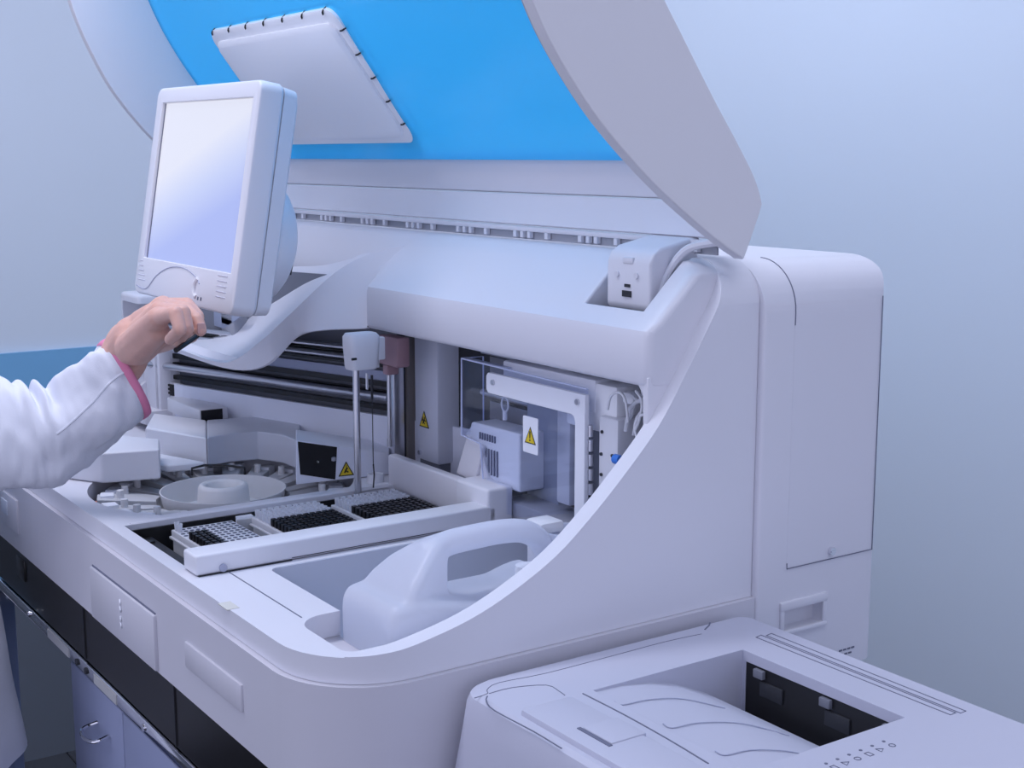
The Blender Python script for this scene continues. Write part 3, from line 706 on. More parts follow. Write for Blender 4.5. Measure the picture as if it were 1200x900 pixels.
# tilted white flap in front-left
b = nb(); q0 = [(546, 513), (566, 524), (556, 566), (534, 555)]
P = [pX(x, y, .388) for x, y in q0]; loft(b, [P, [v + Vector((0, .006, 0)) for v in P]]); obj('tilted_flap', b, M_white, AN, bevel=.002)
b = nb(); q0 = [(566, 524), (560, 566), (574, 568), (580, 590), (580, 603), (574, 603), (556, 562)]
q0 = [(566, 524), (568, 545), (572, 560), (580, 566), (582, 600), (572, 604), (560, 590), (553, 566)]
P = [pX(x, y, .392) for x, y in q0]; loft(b, [P, [v + Vector((0, .02, 0)) for v in P]]); obj('side_cheek', b, M_white, AN, bevel=.002)
# clear knob
q = pX(590, 474, .393); b = nb(); tube(b, [q + Vector((.0068 * math.cos(t), .002, .0082 * math.sin(t))) for t in [k * math.pi / 10 for k in range(21)]], .0011, 6); cyl(b, q + Vector((0, .002, -.008)), q + Vector((0, .002, -.018)), .0028, 10)
KN = obj('clear_knob', b, M_rack, AN); b = nb(); cyl(b, q + Vector((0, .0012, 0)), q + Vector((0, .0028, 0)), .0066, 20); obj('knob_disc', b, M_acryl, KN)
# shield
SH = [(541, 420), (688, 456), (688, 600), (612, 606), (581, 600), (581, 575), (566, 562), (563, 520), (541, 510)]
P = [pX(x, y, .385) for x, y in SH]
b = nb(); loft(b, [P, [v + Vector((0, .002, 0)) for v in P]])
ACR = obj('clear_shield', b, M_acryl, AN, label='clear acrylic splash shield')
b = nb(); tube(b, P[-1:] + P[:1] + P[1:2], .0012, 6); q = at(563, 415, 0, P[0].x)
tube(b, [P[0], Vector((P[0].x, P[0].y + .03, P[0].z)), Vector((P[0].x, P[0].y + .03, P[0].z - .1))], .001, 6)
tube(b, P[-1:] + [P[-2], P[-3], P[-4], P[-5]], .0009, 6)
obj('shield_edge', b, M_acryledge, ACR)
b = nb(); box(b, (P[0].x, .386, P[-1].z), (P[0].x + .0015, .416, P[0].z)); obj('shield_side', b, M_acryl, ACR)
b = nb(); box(b, (P[0].x, .3865, P[0].z - .0005), (P[0].x + .09, .394, P[0].z + .0005)); obj('shield_lip', b, M_acryledge, ACR)
# white frame
zt1 = pX(685, 462, .381).z; xa = pX(572, 452, .381).x; xb = pX(688, 480, .381).x; zb1 = zt1 - .0235
b = nb(); zb2 = .99
Q = [(xa, zb1 + .004), (xa + .004, zb1)] + [(xb - .024, zb1), (xb - .019, zb1 - .002), (xb - .017, zb1 - .007), (xb - .017, zb2), (xb, zb2), (xb, zt1), (xa + .004, zt1), (xa, zt1 - .004)]
prism(b, Q, 1, .378, .384); FR = obj('door_frame', b, M_signwhite, AN, bevel=.001, label='white angled metal frame holding the clear shield')
for (px_, py_) in ((578, 448), (677, 471)):
    q = pX(px_, py_, .378); bm = nb(); cyl(bm, q, q + Vector((0, -.002, 0)), .0032, 14); obj('frame_screw', bm, M_steel, FR)
q = pX(622, 510, .3785); sign(FR, q, X_, Z_, Vector((0, -1, 0)), .021, '!', (.028, .040))
# housing behind
a = pX(593, 423, .40); c_ = pX(702, 445, .40); 
b = nb(); box(b, (a.x, .395, c_.z - .035), (c_.x, .44, c_.z), .003); obj('lamp_housing', b, M_signwhite, AN)
b = nb(); box(b, (c_.x - .052, .3965, c_.z - .054), (c_.x + .034, .441, c_.z - .003), .003); obj('lamp_housing', b, M_cover, AN)
for i in range(6):
    q = pX(692, 505 + i * 17, .385); bm = nb(); cyl(bm, (q.x, .385, q.z - .006), (q.x, .385, q.z + .006), .003, 10); obj('hinge_knuckle', bm, M_steel, AN)
a = pX(700, 572, .39); c_ = pX(724, 492, .39)
b = nb(); box(b, (a.x, .39, 1.0), (c_.x, .43, c_.z), .004); VP = obj('valve_plate', b, M_warm, AN)
for (px_, py_) in ((706, 506), (705, 532), (718, 534), (705, 556)):
    q = pX(px_, py_, .39); bm = nb(); cyl(bm, q, q + Vector((0, -.0015, 0)), .0018, 10); obj('plate_screw', bm, M_dark, VP)
a = pX(726, 480, .42); b = nb(); box(b, (a.x, .42, .995), (a.x + .02, .44, 1.19), .002); obj('valve_block', b, M_midgrey, AN)
tubes = [[(712, 480), (716, 464), (726, 460), (733, 470), (736, 495)], [(733, 505), (738, 480), (748, 470), (760, 468)], [(742, 510), (746, 490), (755, 480), (766, 478)], [(735, 530), (732, 505), (740, 485), (745, 470), (757, 460)],
         [(748, 520), (744, 500), (750, 488), (762, 484)], [(738, 462), (748, 470), (765, 476)], [(752, 458), (758, 468), (766, 474)], [(708, 470), (714, 498), (726, 506), (736, 505)], [(745, 458), (752, 470), (750, 490), (744, 505)]]
for i, L in enumerate(tubes):
    bm = nb(); tube(bm, [at(x, y, 1, .385 + .007 * (i % 4)) for x, y in L], .0021 if i in (3, 1) else .0014, 8, sub=5); obj('silicone_tube', bm, M_clear if i % 2 else M_rack, AN)
b = nb(); a = pX(733, 458, .40); box(b, (a.x, .395, a.z - .012), (a.x + .018, .41, a.z), .003); obj('manifold', b, M_rack, AN)
b = nb(); a = pX(718, 538, .375); cyl(b, (a.x, .378, a.z), (a.x + .009, .378, a.z), .005, 14); obj('blue_connector', b, M_blue, AN, label='small blue tube connector')

# ------------------------------------------------------------------ monitor
MU = Vector((.9999, .0116, -.0068)).normalized(); MV = Vector((.0047, .168, .9858)).normalized(); bl = Vector((-.6316, .155, 1.3545)) - MU * .3117 / 2 - MV * .262 / 2; MN = MU.cross(MV).normalized()   # MN faces front (-y)
MW, MHt = .3117, .262
MO = empty('monitor', (-.68, .25, 1.16), 'white touch screen monitor with blank screen and painted reflection on the analyzer', 'monitor')
def mf(u, v, d): return bl + MU * u + MV * v + MN * d
def mloft(bm, secs, n=8):
    loft(bm, [[mf(x, y, d) for x, y in rrect(i, i, MW - i, MHt - i, max(r, .001), n)] for (i, r, d) in secs])
sc = []
for (x, y) in ((191, 121), (299, 113), (268, 321), (168, 300)):
    q = atp(x, y, bl, MN) - bl; sc.append((q.dot(MU), q.dot(MV)))
su0 = (sc[0][0] + sc[3][0]) / 2; su1 = (sc[1][0] + sc[2][0]) / 2; sv0 = (sc[2][1] + sc[3][1]) / 2; sv1 = (sc[0][1] + sc[1][1]) / 2
b = nb(); mloft(b, [(.003, .010, -.030), (0, .013, -.026), (0, .013, -.004), (.0012, .012, -.001), (.004, .009, 0)])
c = nb(); loft(c, [[mf(x, y, d) for x, y in ((su0, sv0), (su1, sv0), (su1, sv1), (su0, sv1))] for d in (-.006, .02)])
b = boolean(b, [('DIFFERENCE', c)])
obj('bezel', b, M_rack, MO, bevel=.001, label='white front bezel')
b = nb(); mloft(b, [(.012, .010, -.052), (.004, .012, -.047), (.002, .012, -.0305)]); obj('back_shell', b, M_rack, MO, ang=50)
M_scr = bpy.data.materials.new('screen_reflection_glow'); M_scr.use_nodes = True; nt = M_scr.node_tree; pb_ = nt.nodes['Principled BSDF']
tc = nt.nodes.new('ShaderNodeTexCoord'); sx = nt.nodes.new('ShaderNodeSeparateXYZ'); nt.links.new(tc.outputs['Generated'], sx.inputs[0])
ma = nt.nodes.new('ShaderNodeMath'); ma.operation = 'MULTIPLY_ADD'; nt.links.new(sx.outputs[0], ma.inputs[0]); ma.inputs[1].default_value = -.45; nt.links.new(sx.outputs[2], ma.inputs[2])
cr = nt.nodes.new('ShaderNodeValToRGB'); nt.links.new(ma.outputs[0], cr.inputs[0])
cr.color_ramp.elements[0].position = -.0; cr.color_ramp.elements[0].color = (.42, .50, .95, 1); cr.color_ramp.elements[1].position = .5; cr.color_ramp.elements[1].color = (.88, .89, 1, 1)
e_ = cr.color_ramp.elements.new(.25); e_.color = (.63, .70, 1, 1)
nt.links.new(cr.outputs[0], pb_.inputs['Emission Color']); pb_.inputs['Emission Strength'].default_value = .72  # emissive ramp paints a bright reflection onto the glass
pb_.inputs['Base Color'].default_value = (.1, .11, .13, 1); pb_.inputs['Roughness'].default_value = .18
b = nb(); loft(b, [[mf(x, y, d) for x, y in ((su0, sv0), (su1, sv0), (su1, sv1), (su0, sv1))] for d in (-.0065, -.005)]); obj('screen', b, M_scr, MO, smooth=False, label='blank screen with a painted white blue reflection')
b = nb(); e1 = [mf(su0 + .0006, v, -.0045) for v in (sv0, sv1)]; cyl(b, e1[0], e1[1], .0006, 6); obj('screen_shadow_gap', b, M_groove, MO)
# chin details
b = nb(); P = [mf(.035 + .0, .012, .0003), mf(.075, .033, .0003), mf(.115, .045, .0003), mf(.165, .046, .0003), mf(.205, .038, .0003)]
P = [mf(.01, .010, .0003), mf(.045, .008, .0003), mf(.075, .027, .0003), mf(.115, .040, .0003), mf(.160, .0425, .0003), mf(.195, .036, .0003), mf(.212, .028, .0003)]
tube(b, P, .0007, 6, sub=4); obj('chin_line', b, M_printgrey, MO)
b = nb(); tube(b, [mf(.205, .034, 0), mf(.199, .026, .001), mf(.201, .016, .001), mf(.206, .012, 0)], .0028, 8, sub=4); obj('power_button', b, M_rack, MO)
for u in (.213, .222):
    bm = nb(); tube(bm, [mf(u, .009, .0002), mf(u, .013, .0002)], .0012, 8); obj('status_led', bm, M_groove, MO)
for u0 in (.012, .262):
    for k in range(5):
        bm = nb(); tube(bm, [mf(u0, .018 + k * .006, 0), mf(u0 + .026 - (.004 * k if u0 < .1 else 0), .018 + k * .006, 0)], .0007, 6); obj('speaker_slot', bm, M_slot, MO)
# rear bulge, bracket, stand
b = nb(); cb = mf(MW - .09, .085, -.05)
rings = []
for k in range(9):
    t = math.pi / 2 * k / 8; rr = .078 * math.cos(t) + .002; rings.append([cb + MU * rr * math.cos(a) * .95 + MV * rr * math.sin(a) - MN * (.05 * math.sin(t)) for a in [j * math.pi / 16 for j in range(32)]])
loft(b, rings); obj('rear_bulge', b, M_rack, MO, ang=180)
b = nb(); P = [at(x, y, 0, -.545) for x, y in ((308, 296), (330, 278), (337, 315), (312, 346), (306, 322))]
loft(b, [P, [v + Vector((.004, 0, 0)) for v in P]]); SBk = obj('stand_bracket', b, M_rack, MO, bevel=.001)
b = nb(); q = at(318, 307, 0, -.540); cyl(b, q, q + Vector((.002, 0, 0)), .0022, 12); obj('bracket_screw', b, M_steel, SBk)
b = nb(); box(b, (-.94, .31, 1.14), (-.89, .335, 1.26), .006); obj('stand_neck', b, M_midgrey, MO)
b = nb(); q = at(338, 300, 0, -.54); tube(b, [q + Vector((0, 0, .02)), q + Vector((0, .004, 0)), q + Vector((0, 0, -.022))], .003, 8, sub=4); obj('stand_cable', b, M_dark, MO)
b = nb(); P = [at(x, y, 1, .31) for x, y in ((238, 350), (286, 368), (262, 385), (222, 372))]; loft(b, [P, [v + Vector((0, .006, .002)) for v in P]]); obj('stand_plate', b, mat('plate_blue_grey', (.34, .38, .50), .3), MO)

# ------------------------------------------------------------------ bench
BN = empty('bench', (-.55, .34, 0), 'steel edged laboratory bench under the analyzer', 'bench')
b = nb(); box(b, (-1.18, .012, .785), (.0, .70, .8025), .002); obj('bench_top', b, M_dark, BN)
b = nb(); box(b, (-1.18, .0, .785), (-.0, .0115, .801), .003); ER = obj('edge_rail', b, M_chrome, BN)
for (xa_, xb_) in ((-.79, -.70), (-.60, -.52)):
    bm = nb(); box(bm, (xa_, -.0008, .7875), (xb_, .001, .799)); obj('paper_tape', bm, M_tape, ER)
for x in (-.88, -.665, -.63, -.43):
    bm = nb(); cyl(bm, (x, .001, .793), (x, -.002, .793), .0042, 12); obj('rail_bolt', bm, M_dark if x in (-.665, -.63) else M_chrome, ER)
for x in (-1.165, -.04):
    for y in (.03, .66):
        bm = nb(); box(bm, (x - .018, y - .018, 0), (x + .018, y + .018, .785), .002); obj('leg', bm, M_chrome, BN)
CB = empty('cabinet', (-.45, .34, 0), 'blue grey drawer cabinet under the steel bench edge', 'cabinet')
cx0 = at(92, 800, 1, .045).x
b = nb(); box(b, (cx0, .045, .04), (-.25, .60, .742), .003); obj('cabinet_body', b, M_cab, CB)
b = nb(); box(b, (cx0 + .02, .06, 0), (-.27, .58, .04)); obj('toe_kick', b, M_dark, CB)
xs = at(143, 850, 1, .035).x
for (z0_, z1_) in ((.56, .738), (.31, .555), (.05, .305)):
    bm = nb(); box(bm, (cx0 + .002, .035, z0_), (xs, .045, z1_), .003); DR = obj('drawer', bm, M_cab, CB)
    zc = at(133, 882, 1, .025).z if z0_ == .56 else (z0_ + z1_) / 2
    if z0_ == .56:
        zc = max(min(zc, z1_ - .02), z0_ + .02)
    xm = (cx0 + xs) / 2 + .03
    bm = nb(); tube(bm, [(xm - .024, .035, zc + .004), (xm - .024, .016, zc), (xm, .010, zc - .002), (xm + .024, .016, zc), (xm + .024, .035, zc + .004)], .0025, 8, sub=5); obj('drawer_handle', bm, M_chrome, DR)
bm = nb(); box(bm, (xs + .004, .035, .05), (-.42, .045, .738), .002); obj('cabinet_door', bm, M_cab, CB)
bm = nb(); box(bm, (-.415, .035, .05), (-.255, .045, .738), .002); obj('cabinet_door', bm, M_cab, CB)

# ------------------------------------------------------------------ printer
ZP = .96
px0, py0 = .012, .118
PN = empty('printer', (.2, .27, .70), 'pale grey laser printer with open paper output slot beside the analyzer', 'printer')
r0 = at(875, 722, 2, ZP); x1p, y1p = .385, r0.y
b = nb(); 
loft(b, [[(x, y, z) for x, y in rrect(px0 - i, py0 - i * 1.2, x1p + i, y1p + .0, [.03, .03, .012, .012], 8)] for z, i in ((.702, .010), (.86, .010), (.93, .002), (.950, .0), (.957, -.002), (ZP, -.006))])
rx0, rx1 = at(860, 764, 2, ZP).x, at(1062, 840, 2, ZP).x
ry1 = at(868, 760, 2, ZP).y; ry0 = at(690, 806, 2, ZP).y
c = nb(); prism(c, [(ry0, ZP + .01), (ry0, ZP - .002), (ry0 + .03, ZP - .003), (ry0 + .06, ZP - .007), (ry0 + .09, ZP - .015), (ry0 + (ry1 - ry0) * .75, ZP - .032), (ry0 + (ry1 - ry0) * .9, ZP - .058), (ry1, ZP - .075), (ry1, ZP + .01)], 0, rx0, rx1)
c2 = nb(); box(c2, (rx0 + .004, ry1 - .02, ZP - .072), (rx1 - .006, ry1 + .028, ZP - .010))
b = boolean(b, [('DIFFERENCE', c), ('DIFFERENCE', c2)])
obj('printer_body', b, M_printer, PN, bevel=.0015, ang=30)
b = nb(); box(b, (rx0 + .004, ry1 + .001, ZP - .072), (rx1 - .006, ry1 + .027, ZP - .0105)); PO = obj('paper_exit', b, M_black, PN, label='black paper exit slot')
for f in (.12, .55, .92):
    bm = nb(); xx = rx0 + (rx1 - rx0) * f; box(bm, (xx - .006, ry1 - .003, ZP - .020), (xx + .006, ry1 + .004, ZP - .012), .001); obj('exit_roller', bm, M_grey, PO)
for f in (.2, .62):
    bm = nb(); xx = rx0 + (rx1 - rx0) * f; box(bm, (xx - .014, ry1 - .001, ZP - .036), (xx + .014, ry1 + .003, ZP - .022), .001); obj('paper_guide', bm, M_dark, PO)
# curved paper ramp lines
def ramp_z(y):
    t = max(0, min(1, (y - ry0) / (ry1 - ry0))); return ZP - .002 - .073 * t ** 2.6
def on_top(px_, py_, z=ZP):
    p = at(px_, py_, 2, z); return p
for L in ([(720, 822), (730, 826), (760, 820), (800, 819), (850, 830)], [(777, 848), (788, 853), (820, 847), (870, 848), (925, 862)], [(838, 880), (850, 885), (880, 879), (920, 880), (950, 886)]):
    bm = nb(); P = []
    for (x, y) in L:
        p = at(x, y, 2, ZP)
        for _ in range(4): p = at(x, y, 2, ramp_z(p.y) + .0004)
        P.append(p)
    tube(bm, P, .0005, 6, sub=5); obj('ramp_ridge', bm, M_printgrey, PN)
def groove(L, r=.0006, nm='panel_gap', z=ZP, m=M_groove, sub=0):
    bm = nb(); tube(bm, [at(x, y, 2, z) for x, y in L], r, 6, sub=sub); return obj(nm, bm, m, PN)
groove([(683, 813), (730, 837), (782, 866), (830, 895)], .0008, sub=3)
groove([(556, 818), (571, 813), (571, 808), (585, 800), (640, 789), (720, 768), (780, 752), (822, 743)], .0004, sub=3)
groove([(571, 816), (570, 822), (580, 833), (625, 857), (658, 877)], .0006, sub=3)
groove([(573, 813), (600, 806), (640, 803), (655, 810), (662, 815)], .0005, sub=3)
groove([(826, 738), (831, 733), (832, 730)], .0008)
for dx, dy in ((0, 0), (12, -2)):
    L0 = [(886 + dx, 747 + dy), (1114 + dx, 838 + dy)]; L1 = [(892 + dx, 744.5 + dy), (1120 + dx, 835.5 + dy)]
    bm = nb(); P = [at(x, y, 2, ZP) for x, y in (L0 + L1[::-1])]; tube(bm, P + P[:1], .0006, 6); obj('vent_groove', bm, M_groove, PN)
# raised front block and button
P = [at(x, y, 2, ZP) for x, y in ((626, 836), (735, 899), (650, 899))]
pA = at(628, 832, 2, ZP); pB = at(683, 815, 2, ZP)
b = nb(); box(b, (pA.x - .0, py0 + .012, ZP - .006), (x1p - .06, pA.y + .035, ZP + .005), .003); FBk = obj('front_block', b, M_printer, PN)
pC = at(726, 855, 2, ZP + .005); b = nb(); box(b, (pC.x - .018, pC.y - .022, ZP + .002), (pC.x + .018, pC.y + .012, ZP + .0062), .001); obj('open_button', b, M_printer, FBk)
b = nb(); box(b, (pC.x - .02, pC.y - .026, ZP + .0045), (pC.x + .02, pC.y - .0225, ZP + .0056)); obj('button_gap', b, M_groove, FBk)
# indicator icons
for i in range(6):
    x = 968 + i * 13.5; y = 895 - i * 5.2
    p = at(x, y, 2, ZP); bm = nb(); lathe(bm, (p.x, p.y, 0), [(.0003, ZP - .0005), (.0014, ZP - .0005), (.0014, ZP + .0004), (.0003, ZP + .0004)], 8); LE = obj('indicator_light', bm, M_groove, PN)
    p = at(x + 10, y + 4.5, 2, ZP); bm = nb()
    if i % 3 == 0: Q = [(-.0028, -.0022), (.0028, -.0022), (.0028, .0022), (-.0028, .0022)]
    elif i % 3 == 1: Q = [(-.003, -.0024), (.003, -.0024), (0, .003)]
    else: Q = [(.0026 * math.cos(k * math.pi / 4), .0026 * math.sin(k * math.pi / 4)) for k in range(8)]
    tube(bm, [(p.x + a, p.y + c_, ZP + .0001) for a, c_ in Q + Q[:1]], .0004, 6); obj('indicator_icon', bm, M_groove, PN)
# side table for the printer
ST = empty('side_table', (.22, .27, 0), 'low side table that carries the printer', 'table')
b = nb(); box(b, (.012, .02, .672), (.48, .62, .701), .003); obj('table_top', b, M_cab, ST)
for x in (.04, .45):
    for y in (.05, .59):
        bm = nb(); box(bm, (x - .015, y - .015, 0), (x + .015, y + .015, .672), .002); obj('leg', bm, M_chrome, ST)

# ------------------------------------------------------------------ person
PE = empty('person', (-1.0, -.15, 0), 'person in a white lab coat with pink cuffs reaching towards the monitor', 'person')
def h(px_, py_, Y): return at(px_, py_, 1, Y)
D0 = (h(148, 440, .05) - CAM).dot(FW)
def dep(px_, py_): return CAM + ray(px_, py_) / FPX * (D0 + max(0, 150 - px_) * .00035)      # sleeve edge point at its distance
st = [((-150, 330), (-110, 545)), ((-70, 385), (-60, 572)), ((-25, 425), (-22, 576)), ((8, 443), (12, 574)), ((30, 451), (38, 573)), ((46, 453), (62, 568)), ((64, 447), (88, 553)), ((85, 432), (120, 530)), ((103, 416), (150, 505)), ((118, 404), (172, 486))]
SC = [(dep(*a) + dep(*c_)) / 2 for a, c_ in st]
b = nb()
wr = h(152, 402, .055)
elb = Vector((-.76, -.005, 1.075))
capsule(b, SC[8], h(143, 424, .047), .022, .026); capsule(b, h(143, 424, .047), wr, .028, .027)
capsule(b, h(143, 414, .05), h(160, 396, .055), .025, .027, 14)
# palm
mcps = [h(186, 372, .034), h(188, 364, .052), h(189, 359, .070), h(191, 358, .087)]
wrs = [h(155, 408, .045), h(156, 402, .055), h(158, 397, .066), h(160, 396, .076)]
for m_, w_, r_ in zip(mcps, wrs, (.020, .019, .0175, .0155)): capsule(b, w_, m_, r_, .0118)
capsule(b, h(160, 410, .046), h(186, 388, .04), .018, .012)
capsule(b, h(166, 408, .07), h(184, 395, .07), .018, .014)
capsule(b, h(166, 378, .06), h(178, 370, .06), .015, .014)
fing = [[(186, 372, .034), (206, 367, .028), (211, 386, .028), (199, 398, .034)],
        [(188, 364, .052), (214, 366, .047), (219, 385, .047), (208, 400, .052)],
        [(189, 359, .070), (219, 363, .066), (231, 375, .066), (235, 387, .066)],
        [(191, 358, .087), (219, 357, .086), (232, 371, .085), (231, 387, .080)]]
rads = [[r_ * s for r_ in (.0098, .0085, .0076, .0068)] for s in (.90, .98, 1.0, .96)]
for F_, R_ in zip(fing, rads):
    P = [h(*q) for q in F_]
    for k in range(3): capsule(b, P[k], P[k + 1], R_[k], R_[k + 1])
    lathe(b, P[1], [(.0005, -R_[1] * 1.06), (R_[1] * .8, -R_[1] * .7), (R_[1] * 1.08, 0), (R_[1] * .8, R_[1] * .7), (.0005, R_[1] * 1.06)], 12)
T = [h(165, 404, .088), h(186, 402, .104), h(206, 398, .104), h(224, 393, .090)]
for k, (ra, rb) in enumerate(((.017, .0125), (.0125, .010), (.010, .0085))): capsule(b, T[k], T[k + 1], ra, rb)
# arm, trunk under the coat
AP = [SC[8], SC[6], SC[4], SC[3], SC[2], SC[1], SC[0], Vector((-.90, -.20, 1.28))]
for (a, c_), (ra, rb) in zip(zip(AP[:-1], AP[1:]), ((.022, .025), (.025, .027), (.027, .028), (.028, .030), (.030, .033), (.033, .037), (.037, .06))): capsule(b, a, c_, ra, rb)
capsule(b, (-.96, -.20, 1.28), (-.96, -.185, .85), .075, .085)
for s_ in (-1, 1): capsule(b, (-.96, -.185, .85), (-.96 + s_ * .085, -.16, .55), .085, .058)
# neck / head / legs of the body, outside of the frame
sh_c = Vector((-.96, -.20, 1.36))
capsule(b, (-.96, -.20, 1.30), (-.96, -.18, 1.45), .055, .052, 16)
hc = Vector((-.96, -.17, 1.525))
capsule(b, hc + Vector((0, -.01, .025)), hc + Vector((0, .008, -.03)), .082, .068, 18)
capsule(b, hc + Vector((0, .03, -.06)), hc + Vector((0, .035, -.075)), .038, .030, 14)
capsule(b, hc + Vector((0, .075, .012)), hc + Vector((0, .092, -.018)), .008, .012, 12)
capsule(b, hc + Vector((-.018, .074, -.048)), hc + Vector((.018, .074, -.048)), .008, .008, 10)
for s in (-1, 1):
    capsule(b, hc + Vector((s * .078, 0, .012)), hc + Vector((s * .080, -.004, -.018)), .012, .009, 10)
    capsule(b, (-.96 + s * .085, -.16, .50), (-.96 + s * .08, -.17, .09), .055, .036, 14)
body = remesh(b, .0021, 5, .5)
SK = obj('body', body, M_skin, PE, ang=180)
b = nb()
for s in (-1, 1):
    bm = nb(); lathe(bm, hc + Vector((s * .028, .060, .012)), [(.001, -.011), (.008, -.008), (.011, 0), (.008, .008), (.001, .011)], 14, axis=1); obj('eye', bm, M_signwhite, SK)
b.free()
b = nb(); capsule(b, hc + Vector((0, -.03, .045)), hc + Vector((0, -.05, -.03)), .085, .075, 20); capsule(b, hc + Vector((0, -.10, .0)), hc + Vector((0, -.12, -.03)), .035, .03, 14)
obj('hair', remesh(b, .006, 3), M_hair, PE, ang=180)
for F_, R_ in ((fing[2], 0), (fing[3], 0)):
    p_, q_ = h(*F_[2]), h(*F_[3]); d = (q_ - p_).normalized(); c_ = (p_ + q_ * 3) / 4 + Vector((.0064, -.001, .0006))
    bm = nb(); box(bm, c_ - Vector((.0012, .0042, .006)), c_ + Vector((.0012, .0042, .005)), .001); obj('fingernail', bm, M_nail, SK)
# black stylus held in the fingers
b = nb(); s0_ = h(214, 405, .05); s1_ = h(233, 392, .078); tube(b, [s0_ + (s0_ - s1_) * .4, s1_ + (s1_ - s0_) * .15], .0028, 10)
top('stylus', b, M_black, 'short black stylus held between the fingers', 'stylus')
# sleeve
def ringpts(c, up_, side, ru, rs, n=40, seed=0, fold=0, t=0):
    out = []
    for k in range(n):
        a = 2 * math.pi * k / n
        p = c + up_ * (ru * math.cos(a)) + side * (rs * math.sin(a))
        out.append(p)
    return out
# stations: top edge px, bottom edge px, Y
top_c = catmull([dep(*a) for a, c_ in st], 10); bot_c = catmull([dep(*c_) for a, c_ in st], 10)
rings = []
NS = len(top_c); NR = 64
for i, (a, c_) in enumerate(zip(top_c, bot_c)):
    ctr = (a + c_) / 2; up_ = (a - c_) / 2; ru = up_.length; upn = up_.normalized()
    ax = (top_c[min(i + 1, NS - 1)] + bot_c[min(i + 1, NS - 1)] - top_c[max(i - 1, 0)] - bot_c[max(i - 1, 0)]).normalized()
    vd = (ctr - CAM).normalized(); side = ((vd - upn * vd.dot(upn)).normalized() - ax * .22).normalized(); rs = min(ru * .88, .052 + .01 * (1 - i / NS))
    s = i / (NS - 1); ring = []
    for k in range(NR):
        th = -2 * math.pi * k / NR
        base = ctr + upn * (ru * math.cos(th)) + side * (rs * math.sin(th))
        out_ = (upn * math.cos(th) + side * math.sin(th))
        # folds: concentrated near the elbow, on the inside of the bend (upper side)
        e = math.exp(-((s - .50) / .13) ** 2)
        f = e * max(0, math.cos(th)) ** .8 * math.sin((s - .5) * 48 + 1.5 * math.sin(th)) * .0085
        # diagonal drape folds
        f += .0045 * math.sin(th * 4 + s * 13) * (.35 + .65 * math.exp(-((s - .72) / .22) ** 2))
        f += .0042 * noise.noise(Vector((s * 9, math.cos(th) * 1.6, math.sin(th) * 1.6))) 
        f += .0025 * noise.noise(Vector((s * 24 + 3, math.cos(th) * 3 + s * 8, math.sin(th) * 3)))
        if s > .97: f *= .4
        ring.append(base + out_ * f)
    rings.append(ring)
b = nb()
inner_last = [p + ((top_c[-1] + bot_c[-1]) / 2 - p) * .045 for p in rings[-1]]
inner_in = [p + ((top_c[-4] + bot_c[-4]) / 2 - (top_c[-1] + bot_c[-1]) / 2) * 1.0 for p in inner_last]
loft(b, rings + [inner_last, inner_in], True, False)
obj('sleeve', b, M_coat, PE, ang=180, label='white coat sleeve')
# pink cuff band
axc = ((top_c[-1] + bot_c[-1]) - (top_c[-3] + bot_c[-3])).normalized(); ctr = (top_c[-1] + bot_c[-1]) / 2
b = nb(); rr_ = rings[-1]
def off(P, s, d): return [ctr + (p - ctr) * s + axc * d for p in P]
loft(b, [off(rr_, 1.0, -.0045), off(rr_, 1.035, -.004), off(rr_, 1.045, .001), off(rr_, 1.03, .0055), off(rr_, .97, .006), off(rr_, .96, 0), off(rr_, .95, -.003)], True, False)
obj('pink_cuff', b, M_pink, PE, ang=180, label='pink cuff edging')
# seam along sleeve
b = nb(); kk = 9
sideSign = 1 if (rings[60][16] - (top_c[60] + bot_c[60]) / 2).dot(CAM - rings[60][16]) > 0 else -1
idx = 17
tube(b, [rings[i][idx] + (rings[i][idx] - (top_c[i] + bot_c[i]) / 2).normalized() * -.0006 for i in range(52, NS - 1)], .0016, 6); obj('sleeve_seam', b, M_coat, PE)
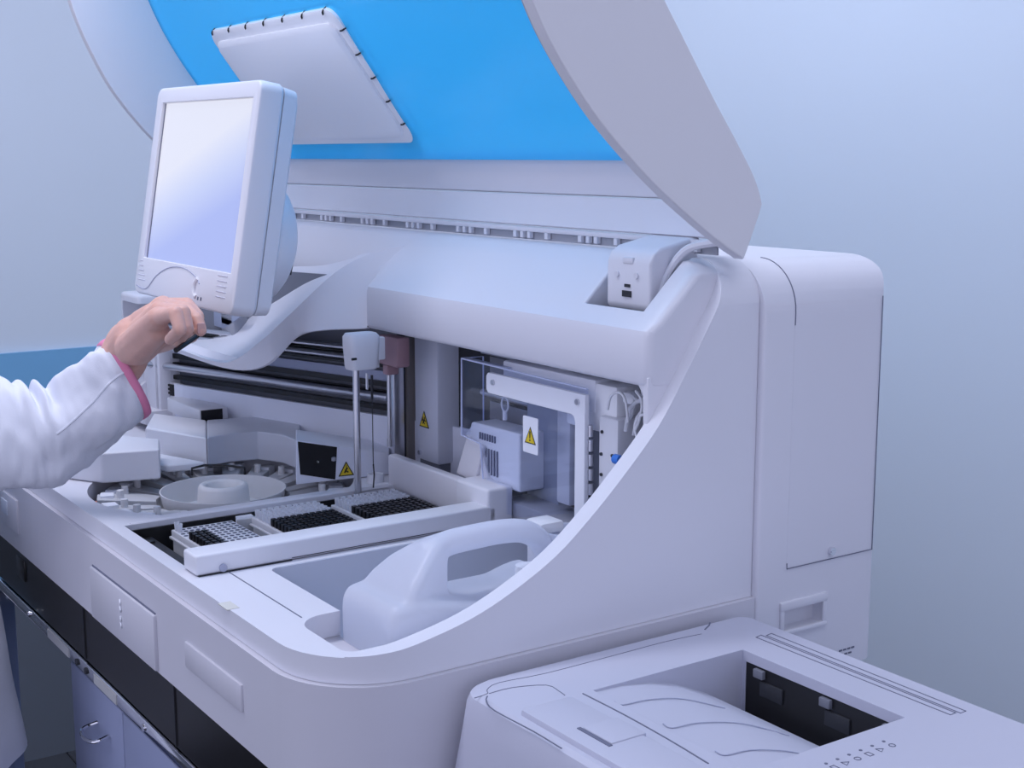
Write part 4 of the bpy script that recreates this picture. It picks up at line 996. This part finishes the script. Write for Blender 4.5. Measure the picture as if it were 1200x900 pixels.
# torso and skirt of the coat
def ell(cx, cy, rx, ry, z, n=96, amp=0, ph=0):
    out = []
    for k in range(n):
        a = 2 * math.pi * k / n; f = 1 + amp * math.sin(a * 11 + ph) + amp * .6 * math.sin(a * 5 + 1 + ph * .5)
        out.append((cx + rx * f * math.cos(a), cy + ry * f * math.sin(a), z))
    return out
b = nb()
secs = [(-.945, -.180, .250, .168, .630, .022), (-.945, -.180, .245, .165, .66, .020), (-.948, -.180, .236, .158, .72, .016), (-.950, -.180, .228, .152, .80, .012), (-.952, -.182, .215, .142, .9, .009), (-.955, -.185, .20, .13, 1.0, .006), (-.955, -.19, .18, .115, 1.1, .004), (-.96, -.195, .182, .112, 1.22, .003), (-.96, -.20, .175, .095, 1.30, 0), (-.96, -.20, .12, .075, 1.345, 0), (-.96, -.198, .068, .062, 1.375, 0)]
cs = catmull([Vector((a, c_, d)) for a, c_, d, e, z, m_ in secs], 4); ce = catmull([Vector((e, z, m_)) for a, c_, d, e, z, m_ in secs], 4)
loft(b, [ell(p.x, p.y, p.z, q.x, q.y, amp=q.z, ph=q.y * 3) for p, q in zip(cs, ce)], True, False)
obj('coat_body', b, M_coat, PE, ang=180, label='white coat hanging beside the bench')
# other sleeve hanging down
b = nb(); capsule(b, (-1.15, -.20, 1.27), (-1.19, -.19, 1.05), .058, .052, 16); capsule(b, (-1.19, -.19, 1.05), (-1.17, -.14, .86), .052, .045, 16); obj('sleeve', remesh(b, .008, 3), M_coat, PE, ang=180)
b = nb(); capsule(b, (-1.17, -.14, .85), (-1.165, -.125, .81), .026, .024); capsule(b, (-1.165, -.125, .80), (-1.16, -.11, .75), .03, .022)
for i in range(4): capsule(b, (-1.18 + i * .014, -.115 + i * .006, .745), (-1.178 + i * .013, -.10, .69 + .006 * abs(i - 1.5)), .0085, .0075)
capsule(b, (-1.14, -.10, .79), (-1.13, -.085, .735), .012, .009); obj('left_hand', remesh(b, .004, 3), M_skin, PE, ang=180)
for s in (-1, 1):
    bm = nb(); loft(bm, [ell(-.96 + s * .085, -.165, r_, r_ * 1.05, z, 24) for z, r_ in ((.06, .062), (.3, .066), (.62, .085))]); obj('trouser_leg', bm, M_trouser, PE)
    bm = nb(); capsule(bm, (-.96 + s * .085, -.20, .045), (-.96 + s * .09, -.06, .035), .045, .034, 14); obj('shoe', bm, M_signwhite, PE, ang=180)
